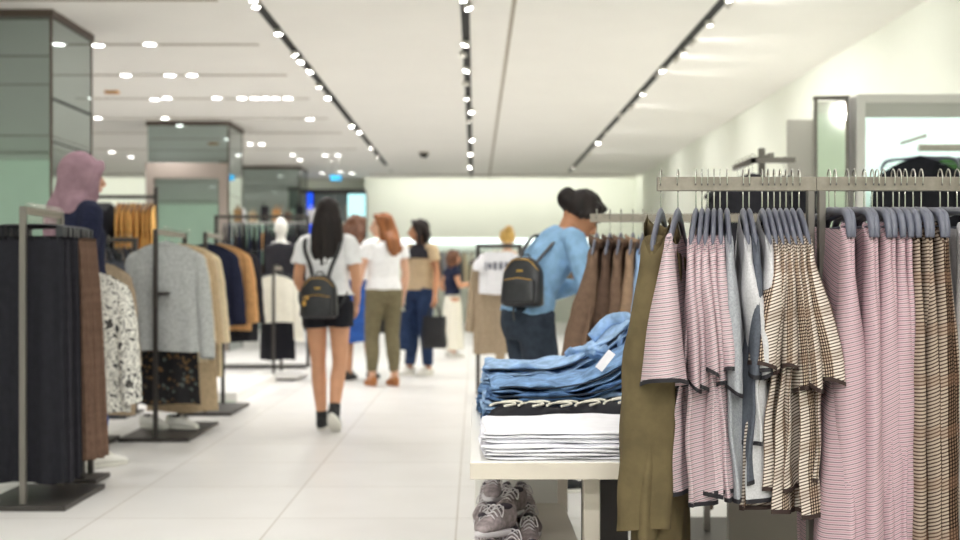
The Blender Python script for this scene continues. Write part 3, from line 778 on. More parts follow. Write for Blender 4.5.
def skirt(name, p, loc, rz, label, cat, group=None, seed=0):
    """skirt or wide trousers clipped to a hanger: rings in the YZ plane with pleats"""
    rnd = random.Random(seed); t = thing(name, label, cat, loc, rz, group)
    L = p['L']; NU = p.get('nu', 96); rows = []; ph = rnd.uniform(0, 6)
    for i in range(22):
        v = i/21; row = []
        hw = lerp(p.get('w0', .17), p.get('w1', .24), v**.8); th = lerp(.014, p.get('thb', .04), sm(0, .6, v))
        for j in range(NU):
            a = 2*pi*j/NU; u = cos(a); s = sin(a)
            pl = p.get('pleat', .008)*sm(0, .3, v)*sin(p.get('np', 9)*a+ph+.8*sin(2*v+ph))
            row.append((s*(th+pl)+.006*sin(3*u+ph)*v, u*(hw+pl*.6), p.get('top', -.135)-L*v+.006*sin(4*u+ph)*v))
        rows.append(row)
    q = MB(); q.grid(rows, True); q.build('skirt_cloth', p['mat'], t)
    q = MB(); q.grid(band([[tuple(V(c)+V((0, 0, -.03))) for c in rows[0]], rows[0]], 1, .002), True); q.build('waistband', p.get('wm', p['mat']), t)
    return t
zl = 1.385+.0175
# black skirts, then the brown pleated ones behind them
for i in range(7):
    Y = 5.62+.036*i
    hanger('clip', (XA, Y, zl), pi/2+radians(random.uniform(-4, 4)), 'black clip hanger, %s from the front on the black skirt rack' % ordw(i), 'black clip hangers on the left rack')
    skirt('long_skirt', dict(mat=M['black'] if i % 3 else M['black2'], L=1.15+.01*(i % 2), w0=.165, w1=.185, thb=.022, pleat=.010, np=9), (XA+.012*sin(i*2), Y, zl), pi/2+radians(random.uniform(-3, 3)),
          'long black skirt, %s from the front on the left edge rack' % ordw(i), 'skirt', 'long black skirts on the left rack', 200+i)
for i in range(5):
    Y = 5.885+.034*i
    hanger('clip', (XA, Y, zl), pi/2+radians(random.uniform(-4, 4)), 'black clip hanger, %s along among the brown skirts' % ordw(i), 'black clip hangers on the left rack')
    skirt('pleated_skirt', dict(mat=M['rust'], L=1.09, w0=.16, w1=.195+.006*i, thb=.026, pleat=.016, np=15), (XA+.01+.004*i, Y, zl), pi/2+radians(random.uniform(-3, 3)),
          'long brown pleated skirt, %s along behind the black skirts' % ordw(i), 'skirt', 'brown pleated skirts on the left rack', 220+i)
# sweaters
def knit(mat, **k):
    d = dict(mat=mat, L=.55, hw=.225, hwb=.235, th=.03, thb=.05, fold=.010, sl=.56, sw=(.05, .045), sd=(.062, .052), soff=(.0, -.045), neck=.045, nw=.42, top=-.055, drop=.115, ex=1.15, hemw=.3)
    d.update(k); return d
def lhang(Y, X, zr, kind, name, p, label, cat, seed, group=None, hl=None, rot=0, lod=.7):
    hanger(kind, (X, Y, zr), pi/2+radians(rot), hl or ('hanger of the '+label)[:90], None)
    return garment(name, p, (X, Y, zr), pi/2+radians(rot), label, cat, group, seed, lod)
zr = 1.3875
lhang(7.96, XA+.04, zr, 'black', 'knit_sweater', knit(M['greyknit'], collar=.03, L=.70, ctop=-.085, hwb=.27, sl=.70, hw=.25), 'light grey knitted sweater facing the aisle behind a dark post', 'sweater', 301, hl='black hanger of the grey sweater')
lhang(8.12, XA, zr, 'black', 'knit_sweater', knit(M['cream'], L=.55), 'cream sweater directly behind the grey sweater', 'sweater', 302, hl='black hanger directly behind the grey sweater')
for i, (Y, mt, lab) in enumerate([(8.28, 'cream', 'cream cardigan, middle of three showing right of the grey sweater'), (8.42, 'beige', 'beige cardigan showing right of the grey sweater'), (8.55, 'cream', 'pale cream long coat furthest back on the grey sweater rack')]):
    lhang(Y, XA+.02*i, zr, 'black', 'long_cardigan', knit(M[mt], L=.80+.06*i, sl=.62, hwb=.25), lab, 'cardigan', 305+i, hl='black hanger of the '+lab.split(',')[0].split(' showing')[0].split(' furthest')[0])
# printed skirt and beige trousers hung low under the sweater
hanger('clip', (XA+.04, 8.03, .98), pi/2, 'clip hanger of the floral skirt under the grey sweater')
lr = MB(); lr.box2((XA-.02, 7.87, .955), (XA+.08, 8.63, .975)); 
t = lr.build('lower_rail', M['darkmetal']); t.parent = [o for o in COL.objects if o.get('label') == 'dark steel clothes rack holding the grey sweater'][0]; t.location = (-XA, -8.25, 0)
skirt('floral_skirt', dict(mat=M['floral'], L=.62, w0=.17, w1=.215, thb=.05, pleat=.014, np=7), (XA+.04, 8.03, .98), pi/2, 'black floral skirt hanging below the grey sweater', 'skirt', seed=310)
hanger('clip', (XA+.06, 8.30, .98), pi/2, 'clip hanger of the beige trousers behind the floral skirt')
skirt('wide_trousers', dict(mat=M['beige'], L=.70, w0=.2, w1=.25, thb=.05, pleat=.010, np=5), (XA+.06, 8.30, .98), pi/2, 'beige wide trousers hanging behind the floral skirt', 'trousers', seed=311)
# snake print
zr3 = 1.30+.0175
left_rack('low dark rack holding the snake print jumper close behind the brown skirts', -2.05, 6.26, 6.40, 1.175, mat='darkmetal', bw=.18)
lhang(6.30, -2.03, 1.1925, 'black', 'print_jumper', knit(M['camo'], L=.72, hw=.21, hwb=.22, sl=.62, thb=.09, fold=.03, sw=(.06, .07)), 'white and grey snake print jumper behind the pleated skirts', 'jumper', 320, hl='black hanger of the snake print jumper')
lhang(7.56, -2.40, zr3-.06, 'black', 'print_jumper', knit(M['taupe'], L=.95, hwb=.26, sl=.6), 'taupe jumper behind the snake print jumper', 'jumper', 321, hl='black hanger of the taupe jumper')
hanger('clip', (-2.46, 7.8, zr3), pi/2, 'clip hanger behind the taupe jumper')
skirt('dark_trousers', dict(mat=M['grey_dark'], L=1.02, w0=.18, w1=.25, thb=.05), (-2.46, 7.8, zr3), pi/2, 'slate trousers hanging furthest back behind the snake print jumper', 'trousers', seed=322)
q = MB(); q.path([(0, 0, 0), (.01, -.01, -.06), (0, 0, -.15)], [(.02, .006), (.035, .012), (.03, .006)], 10, 4, flat=(1, 0, 0))
o = q.build('price_tag', plain('blue_paper', S(40, 92, 170), .6)); o.location = (-1.955, 6.27, .395); tag(o, 'blue cloth tag hanging under the snake print jumper', 'tag')
# navy and tan knitwear
zr4 = 1.4175
for i, (Y, mt, lab) in enumerate([(9.38, 'navy', 'navy knitted cardigan right of the cream cardigans'), (9.55, 'orange', 'tan orange cardigan behind the navy one'), (9.68, 'black2', 'black cardigan behind the tan orange one'),
                                  (9.80, 'black', 'black long cardigan at the back of the navy cardigan rack')]):
    lhang(Y, XA+(0, .07, .05, .08)[i], zr4, 'black', 'knit_cardigan', knit(M[mt], L=.62+.05*i, hwb=.24), lab, 'cardigan', 330+i, hl='hanger of the '+lab)
# off-white cardigan over a black skirt
zr5 = 1.1775
lhang(12.56, XA, zr5, 'black', 'white_cardigan', knit(M['offwhite'], L=.48, collar=.03, ctop=-.085, sl=.62), 'off-white cardigan facing the aisle on a slim rack', 'cardigan', 340, hl='black hanger of the off-white cardigan')
hanger('clip', (XA, 12.72, zr5), pi/2, 'clip hanger of the black skirt under the off-white cardigan')
skirt('short_skirt', dict(mat=M['black2'], L=.85, w0=.16, w1=.19, thb=.05, pleat=.004), (XA, 12.72, zr5), pi/2, 'straight black skirt showing below the off-white cardigan', 'skirt', seed=341)
for o in list(COL.objects):
    if o.get('label') == 'slim steel clothes rack holding the off-white cardigan':
        q = MB(); q.box((0, 0, .04), (.56, .75, .03)); q.build('base_panel', M['tabletopw'], o, bevel=.003)
# low white plinth
t = thing('display_plinth', 'low white display plinth beside the aisle under the cream cardigans', 'plinth', (-2.65, 11.25, 0))
q = MB(); q.box2((-.6, -1.0, .0), (.62, 1.0, .085)); q.build('body', M['tabletopw'], t, bevel=.004)
q = MB(); q.box2((-.58, -1.004, .0), (.60, -.99, .012)); q.build('foot_rail', M['wallgreen'] if 'wallgreen' in M else m_wallg, t)

# ------------------------------------------------------------------ racks further back on the left: rails across the view
def cross_rack(label, xa, xb, Y, zr, mat='darkmetal', low=0):
    Xa = (xa-CX)/F*Y; Xb = (xb-CX)/F*Y
    t = thing('clothes_rack', label, 'rack', ((Xa+Xb)/2, Y, 0)); w = (Xb-Xa)/2
    q = MB(); q.box2((-w, -.01, zr-.0175), (w, .01, zr+.0175)); q.build('rail', M[mat], t)
    for s2 in (-1, 1):
        q = MB(); q.box2((s2*w-.018, -.018, .02), (s2*w+.018, .018, zr+(.10 if s2 > 0 and low else .0175))); q.build('post', M[mat], t)
    q = MB(); q.box2((-w, -.25, 0), (w, .25, .02)); q.build('base_plate', M[mat], t)
    return t
def row_hang(xa, xb, n, Y, zr, mats, L, name, lab, cat, group, hlab, seed, rot=0, sl=0, th=.022, hwb=.24):
    """one garment and hanger of each colour, the rest copies"""
    protos = {}
    for i in range(n):
        X = (lerp(xa, xb, (i+.5)/n)-CX)/F*Y; mt = mats[i % len(mats)]
        h = hanger('black', (X, Y, zr), radians(rot), hlab, group.replace('on', 'hangers on', 1) if 0 else 'hangers: '+group)
        g = protos.get(mt)
        rr = radians(rot+random.uniform(-5, 5))
        if g is None:
            p = dict(mat=M[mt], L=L, hw=.20, hwb=hwb, th=.016, thb=th, fold=.012, neck=.02, nw=.4, top=-.055, drop=.115, ex=1.1)
            if sl: p.update(sl=sl, sw=(.025, .03), sd=(.05, .05))
            g = protos[mt] = garment(name, p, (X, Y, zr), rr, lab, cat, group, seed+i, .5)
        else: dup(g, (X, Y, zr), rr)
cross_rack('tall dark clothes rack behind the scarfed woman holding mustard trousers', 88, 156, 12.0, 1.87, low=1)
row_hang(97, 112, 5, 12.0, 1.8875, ['black2'], .55, 'folded_trousers', 'black trousers folded over a hanger left of the mustard ones', 'trousers', 'black trousers on the tall rack', 'dark hanger of black trousers on the tall rack', 400)
row_hang(117, 156, 8, 12.0, 1.8875, ['mustard'], .58, 'folded_trousers', 'mustard trousers folded over a hanger on the tall back rack', 'trousers', 'mustard trousers on the tall rack', 'dark hanger of mustard trousers on the tall rack', 410, rot=6)
cross_rack('dark clothes rack of grey coats between the scarfed woman and grey sweater', 92, 135, 9.3, 1.36)
row_hang(100, 134, 6, 9.3, 1.3775, ['taupe', 'grey_dark', 'black2'], .75, 'grey_coat', 'taupe or slate coat hung below the mustard trousers', 'coat', 'coats below the mustard trousers', 'dark hanger of the coats below the mustard trousers', 420, rot=25, sl=.55)
cross_rack('long dark clothes rack of black garments left of the aisle', 216, 308, 14.2, 1.78)
row_hang(222, 262, 8, 14.2, 1.7975, ['black2', 'navy'], .9, 'black_dress', 'black or navy dress on the long rack left of the aisle', 'dress', 'dark dresses on the long rack', 'hanger of a dark dress on the long rack', 430, rot=10)
row_hang(264, 306, 9, 14.2, 1.7975, ['black', 'black2'], 1.25, 'black_dress', 'long black dress on the right half of the long rack', 'dress', 'long black dresses on the long rack', 'hanger of a long black dress on the long rack', 440, rot=10, sl=.6)
# tan rack between (taupe trousers under the white price board)
cross_rack('dark clothes rack of taupe trousers with a white printed tee in front', 478, 520, 10.8, 1.35)
row_hang(486, 514, 6, 10.8, 1.3675, ['taupe', 'beige'], .84, 'taupe_trousers', 'taupe trousers hanging behind the white printed tee', 'trousers', 'taupe trousers behind the printed tee', 'dark hanger of the taupe trousers', 450, rot=40, sl=.0, th=.035, hwb=.19)
for k in (0, 1):
    lhang(10.55-.06*k, (497-CX)/F*10.6-.05*k, 1.3675, 'black', 'taupe_coat', knit(M['taupe'], L=.86, sl=.62, hw=.17, hwb=.16, sw=(.03, .03), sd=(.035, .035)), ('taupe coat facing the viewer left of the white printed tee', 'taupe coat at the left edge of the taupe rack')[1-k if 0 else k], 'coat', 470+k, hl='black hanger of the %s taupe coat' % ('first', 'second')[k])
g = lhang(10.42, (499-CX)/F*10.42, 1.3675, 'black', 'printed_tee', knit(M['white'], L=.34, sl=.16, hw=.17, hwb=.175, thb=.02, th=.015, sd=(.05, .06), soff=(0, -.02), drop=.05), 'white tee with grey printed letters hanging before the taupe trousers', 'shirt', 480, hl='black hanger of the white printed tee')
q = MB()
for k, (yy, hh, ww) in enumerate([(-.11, .075, .014), (-.065, .06, .03), (-.015, .065, .03), (.035, .065, .03), (.08, .05, .03), (.115, .075, .014)]):
    q.box((-.034, yy, -.20), (.003, ww, hh))
    if ww > .02: q.box((-.036, yy, -.195), (.002, ww-.018, hh-.03))
q.build('printed_letters', plain('ink_grey', S(110, 112, 126), .8), g)

# ------------------------------------------------------------------ display table with folded clothes
ZT1 = .625
t = thing('display_table', 'pale lacquered display table in front holding jeans and folded shirts', 'table', (.62, 3.55, 0))
def tb(part, a, b_, m_, bv=.003):
    q = MB(); a = V(a)-V((.62, 3.55, 0)); b_ = V(b_)-V((.62, 3.55, 0)); q.box2(a, b_); q.build(part, m_, t, bevel=bv)
YF1 = (H-ZT1)*F/(462-CY)
tb('table_top', (-.012, YF1, ZT1-.042), (.50, 4.25, ZT1), M['tabletopw'])
tb('edge_band', (-.0125, YF1-.004, ZT1-.0425), (.5, YF1+.0, ZT1-.001), M['tabletop'])
tb('side_panel', (.012, 3.92, 0), (.27, 3.95, ZT1-.042), M['tabletopw'])
for xx in (.275, .45):
    for yy in (YF1+.10, 4.10):
        tb('leg', (xx, yy, 0), (xx+.042, yy+.042, ZT1-.0425), M['tabletop'])
tb('back_panel', (.32, 3.6, 0), (.46, 3.62, ZT1-.042), M['paneldark'])
# low shelf unit for shoes under the table
t = thing('shoe_shelf', 'low pale shelf under the table carrying grey suede shoes', 'shelf', (.14, 3.4, 0))
q = MB(); q.box2((-.13, -.62, .325), (.145, .46, .35)); q.build('shelf_board', M['tabletop'], t, bevel=.002)
q = MB(); q.box2((-.12, -.60, 0), (-.10, .44, .325)); q.box2((.12, -.60, 0), (.14, .44, .325)); q.build('support', M['tabletopw'], t)
q = MB(); q.box2((-.02, -.02, 0), (.25, .0, .56)); 
# second lower white table further back left edge
t = thing('nesting_table', 'white lower table edge showing left of the jeans', 'table', (.30, 4.75, 0))
q = MB(); q.box2((-.31, -.42, .50), (.40, .40, .54)); q.build('table_top', M['tabletopw'], t, bevel=.003)
for sx in (-.28, .36):
    for sy in (-.38, .36):
        q = MB(); q.box2((sx-.02, sy-.02, 0), (sx+.02, sy+.02, .4995)); q.build('leg', M['tabletopw'], t)

def folded(name, mat, loc, w, d, h, label, cat, seed, rz=0, group=None, sag=0.0, slope=0.0, fold_left=True, wr=.004, hump=None, edge=.7):
    """one folded garment: a thick soft slab, layers rolled at its left and front edges"""
    rnd = random.Random(seed); t = thing(name, label, cat, loc, rz, group)
    layers = 2
    for k in range(layers):
        q = MB(); NX, NY = 40, 24; hh = h/layers; z0 = k*hh; top = []; ph = [rnd.uniform(0, 6) for _ in range(5)]
        ww = w*(1-.015*k-.01*rnd.random()); dd = d*(1-.02*rnd.random())
        rings = []
        for i in range(NX+1):
            u = -1+2*i/NX; ex = sqrt(max(0, 1-abs(u)**16))
            row = []
            for j in range(NY*2):
                a = 2*pi*j/(NY*2); c = math.copysign(abs(cos(a))**.35, cos(a)); s = math.copysign(abs(sin(a))**edge, sin(a))
                X = u*ww/2; Y = c*dd/2*(.97+.03*ex)
                bulge = wr*(sin(7*u+2*c+ph[0])+.7*sin(13*u-3*c+ph[1])+.8*sin(4*c+ph[2]))
                zz = z0+hh/2+s*hh/2*ex*(1.0)+(bulge if s > 0 else bulge*.3)
                lift = slope*max(0, (u+.1))**1.6 + (sag*(1-u*u))
                if hump: lift += hump(u, c)
                Y += .006*sin(5*u+ph[3]); X += .005*sin(3*c+ph[4])
                row.append((X, Y, zz+lift))
            rings.append(row)
        q.grid(rings, True, True, True)
        q.build('fold', mat, t)
    return t
# white shirts, front stack
z = ZT1+.001; xs = (.012+.385)/1.0
for i in range(6):
    hgt = .0165
    folded('folded_tshirt', M['white'], (.245+.006*sin(i*2.1), 3.13+.010*cos(i*1.7)-.006*i*0, z), .455-.006*(i % 2), .36, hgt, 'white folded shirt at the front of the table, %s from the bottom of its stack' % ordw(i), 'shirt', 500+i,
           radians(random.uniform(-1, 1)), 'white folded shirts', wr=.0012, edge=.30, hump=(lambda u, c: .012*exp(-((u-.35)/.4)**2)*(c > -2)*exp(-((c-.4)/.9)**2)) if i == 5 else None)
    z += hgt*.66
# navy printed shirt lying behind
t = folded('printed_shirt', M['black2'], (.275, 3.44, ZT1+.002), .48, .20, .075, 'dark shirt with a pale printed outline pattern between white shirts and jeans', 'shirt', 520, radians(-2), None, slope=.02, wr=.007)
q = MB(); zt_ = .0865
def squig(pts, zf=.082):
    q.path([(x, y, zf+.02*max(0, (x/.24+.1))**1.6+.006) for x, y in pts], .0036, 6, 3)
for x0 in (-.19, -.11, -.03, .05, .13, .21):
    squig([(x0-.04, -.06), (x0-.02, .0), (x0+.02, .02), (x0+.03, -.03), (x0+.0, -.075)]); squig([(x0-.01, .03), (x0+.03, .06), (x0+.05, .02)])
for x0 in (-.18, -.10, -.02, .07, .15):
    q.path([(x0-.015, -.103, .03), (x0, -.105, .055), (x0+.02, -.104, .05), (x0+.03, -.106, .03)], .0032, 6, 3)
q.build('print_line', M['offwhite'], t)
# jeans: a stack of folded pairs, waistbands lifting on the right
jz = ZT1+.001
def jeans(mat, x, y, z, w, d, h, label, seed, slope, rz=0.0, yoke=True):
    t = folded('folded_jeans', mat, (x, y, z), w, d, h, label, 'jeans', seed, rz, 'folded blue jeans', slope=slope, wr=.006)
    q = MB()   # flat-felled side seam
    pts = [(-w/2*.9+w*.9*k/12, -d/2-.001, h*.62+slope*max(0, (-.9+1.8*k/12+.1))**1.6+.003*sin(k*1.3)) for k in range(13)]
    q.path(pts, .0028, 6, 2); q.build('seam', M['jeansdark'], t)
    q = MB()   # waistband on the lifted end
    q.path([(w/2-.01, -d/2*.95, h*.55+slope), (w/2+.012, 0, h*.75+slope*1.05), (w/2-.01, d/2*.95, h*.55+slope)], [(.018, .006)]*3, 10, 4, flat=(0, 0, 1)); q.build('waistband', mat, t)
    return t
spec = [('jeans2', .27, 3.72, .50, .34, .030, .00), ('jeans', .275, 3.71, .50, .34, .028, .015), ('jeans3', .27, 3.72, .50, .33, .028, .04), ('jeans2', .28, 3.70, .49, .34, .028, .07), ('jeans', .285, 3.71, .48, .33, .030, .105)]
for i, (mt, x, y, w_, d_, h_, sl_) in enumerate(spec):
    jeans(M[mt], x, y, jz, w_, d_, h_, 'folded blue jeans of the front jeans stack, %s from the bottom' % ordw(i), 540+i, sl_, radians(random.uniform(-2, 2)))
    jz += h_*.93
jz = ZT1+.001
for i in range(5):
    jeans(M[('jeans', 'jeans2', 'jeans', 'jeans3', 'jeans3')[i]], .27, 4.06, jz, .53-.01*i, .32, .034, 'folded blue jeans of the rear jeans stack, %s from the bottom' % ordw(i), 560+i, (.0, .02, .04, .07, .13)[i], radians(random.uniform(-2, 2)))
    jz += .032
t = folded('crumpled_jeans', M['jeans3'], (.43, 3.98, jz+.012), .20, .24, .03, 'pale blue jeans crumpled upright on top of the rear jeans stack', 'jeans', 580, radians(20), slope=.08, wr=.014, hump=lambda u, c: .02*sin(4*u+c))
q = MB(); q.path([(.0, -.10, .06), (.05, -.05, .11), (.10, .02, .14), (.06, .09, .13), (.0, .10, .07)], [(.02, .005)]*5, 10, 4, flat=(0, 0, 1)); q.build('waistband', M['jeans3'], t)
o = MB(); o.box((0, 0, 0), (.016, .10, .002), M=Matrix.Rotation(radians(-52), 4, 'Y') @ Matrix.Rotation(radians(0), 4, 'X')); 
o = MB(); o.box((0, 0, 0), (.065, .026, .0015)); ob = o.build('paper_label', M['white']); ob.location = (.385, 3.545, ZT1+.205); ob.rotation_euler = (radians(66), radians(-52), 0); tag(ob, 'white paper size label on the front jeans stack', 'label')

# ------------------------------------------------------------------ grey suede shoes
def shoe_parts(L=.20, w=.072, h=.07, mat=M['suede'], sole=M['lace'], lace=M['lace'], lining=M['shoein'], mid=False):
    """returns [(name, mesh)] of a low laced shoe, toe towards -Y, heel +Y, on z=0"""
    out = []
    q = MB(); rows = []
    st = [(-.5, .20, .18), (-.46, .62, .36), (-.36, .88, .50), (-.22, 1.0, .62), (-.08, .95, .80), (.08, .82, .98), (.24, .76, 1.02), (.38, .78, 1.08), (.46, .66, 1.10), (.5, .40, .95)]
    for v, wk, hk in st:
        row = []
        for j in range(20):
            a = 2*pi*j/20; c = math.copysign(abs(cos(a))**.8, cos(a)); s = math.copysign(abs(sin(a))**.75, sin(a))
            row.append((c*w/2*wk*(1 if s < 0 else 1-.28*max(0, s)), v*L, .012+h*hk*(.5+.5*s)))
        rows.append(row)
    q.grid(rows, True, True, True); out.append(('upper', q.mesh('upper', mat)))
    q = MB(); rows = []
    for zz, k in ((0, .96), (.004, 1.03), (.014, 1.05), (.018, .98)):
        rows.append([(cos(2*pi*j/28)*w/2*1.04*k*(1-.14*(sin(2*pi*j/28) > 0)*sin(2*pi*j/28)), sin(2*pi*j/28)*L/2*1.02*k, zz) for j in range(28)])
    q.grid(rows, True, True, True); out.append(('sole', q.mesh('sole', sole)))
    q = MB(); q.ell((0, .22*L, .012+h*1.0), (w*.27, L*.20, .010), 14, 6); out.append(('opening', q.mesh('opening', lining)))
    q = MB()
    for k in range(4):
        yy = (-.20+.075*k)*L; zz = .016+h*(.60+.13*k)
        q.path([(-w*.27, yy, zz-.008), (0, yy+.004, zz+.004), (w*.27, yy, zz-.008)], .0026, 6, 3)
    q.path([(0, .04*L, h*1.05+.006), (-.022, .0, h*1.1+.01), (-.03, -.02, h*.85), (-.01, .0, h*1.0)], .0022, 6, 4)
    q.path([(0, .04*L, h*1.05+.006), (.022, .0, h*1.1+.01), (.032, -.015, h*.85), (.01, .0, h*1.0)], .0022, 6, 4)
    out.append(('laces', q.mesh('laces', lace)))
    return out
SHOE = shoe_parts()
def put_shoe(parts, loc, rz, label, group=None, tilt=(0, 0), name='lace_up_shoe'):
    t = thing(name, label, 'shoe', loc, 0, group); t.rotation_euler = (tilt[0], tilt[1], rz)
    for n_, me in parts: part_of(me, n_, t)
    return t
row_names = ['nearest row', 'second row', 'third row', 'fourth row', 'furthest row']
for r in range(6):
    for c in range(3):
        if c == 2 and r in (1, 4): continue
        xx = .030+.058*c+(.008 if r % 2 else 0); yy = 2.93+.165*r
        o = put_shoe(SHOE, (xx, yy, .3505), radians(random.uniform(-16, 16)), 'grey suede lace-up shoe on the low shelf, %s row from the front, %s one' % (ordw(r), ('left', 'middle', 'right')[c]), 'grey suede shoes under the table')
        o.scale = (.76, .80, .85)
for r in range(3):
    o = put_shoe(SHOE, (.05+.045*(r % 2), 3.08+.24*r, .3505+.066), radians(random.uniform(-35, 35)), 'grey suede lace-up shoe lying on top of the others, %s from the front' % ordw(r), 'grey suede shoes under the table', (radians(-5), radians(5)))
    o.scale = (.76, .80, .85)
# white trainers on the floor by the racks
WS = shoe_parts(.25, .088, .075, M['shoewhite'], M['rubber'], M['rubber'], M['shoein'])
put_shoe(WS, (-2.02, 8.28, .0255), radians(70), 'white trainer on the base plate under the floral skirt, right one', None, name='trainer')
put_shoe(WS, (-2.22, 8.30, .0255), radians(60), 'white trainer on the base plate under the floral skirt, left one', None, name='trainer')

# ------------------------------------------------------------------ people
def rotm(yaw=0, pitch=0, roll=0):
    return Matrix.Rotation(radians(yaw), 4, 'Z') @ Matrix.Rotation(radians(pitch), 4, 'X') @ Matrix.Rotation(radians(roll), 4, 'Y')
BASE = dict(pel=(0, 0, .90), wai=(0, 0, 1.03), che=(0, -.005, 1.20), upc=(0, -.012, 1.315), nek=(0, -.008, 1.385), head=(0, .018, 1.525),
            shL=(-.172, -.012, 1.335), shR=(.172, -.012, 1.335), elL=(-.215, -.03, 1.065), elR=(.215, -.03, 1.065), wrL=(-.215, .06, .845), wrR=(.215, .06, .845),
            hiL=(-.085, 0, .88), hiR=(.085, 0, .88), knL=(-.09, .02, .475), knR=(.09, .02, .475), anL=(-.09, -.01, .085), anR=(.09, -.01, .085))
def hand(q, wr, el, side, pn, curl=.5):
    """palm, four unequal curled fingers and a thumb from the side of the palm"""
    d = (wr-el).normalized(); pn = V(pn); pn = (pn-d*pn.dot(d)).normalized(); lat = d.cross(pn).normalized()*side
    q.path([wr-d*.01, wr+d*.025, wr+d*.06, wr+d*.088], [(.024, .017), (.033, .014), (.038, .014), (.036, .011)], 12, 2, flat=lat)
    for k, (o, L) in enumerate(((.027, .066), (.010, .076), (-.009, .070), (-.026, .055))):
        b0 = wr+d*.080+lat*o; c = curl*(1+.12*k)
        p1 = b0+(d*cos(c*.5)+pn*sin(c*.5))*L*.42; p2 = p1+(d*cos(c*1.3)+pn*sin(c*1.3))*L*.33; p3 = p2+(d*cos(c*2.0)+pn*sin(c*2.0))*L*.25
        q.path([b0-d*.015, b0, p1, p2, p3], [.0092, .0092, .0085, .0078, .0062], 8, 1)
    b0 = wr+d*.028+lat*.026
    p1 = b0+(d*.55+lat*.72+pn*.25).normalized()*.032; p2 = p1+(d*.85+lat*.35+pn*.4).normalized()*.028
    q.path([b0-lat*.012, b0, p1, p2], [.012, .012, .010, .0075], 8, 1)
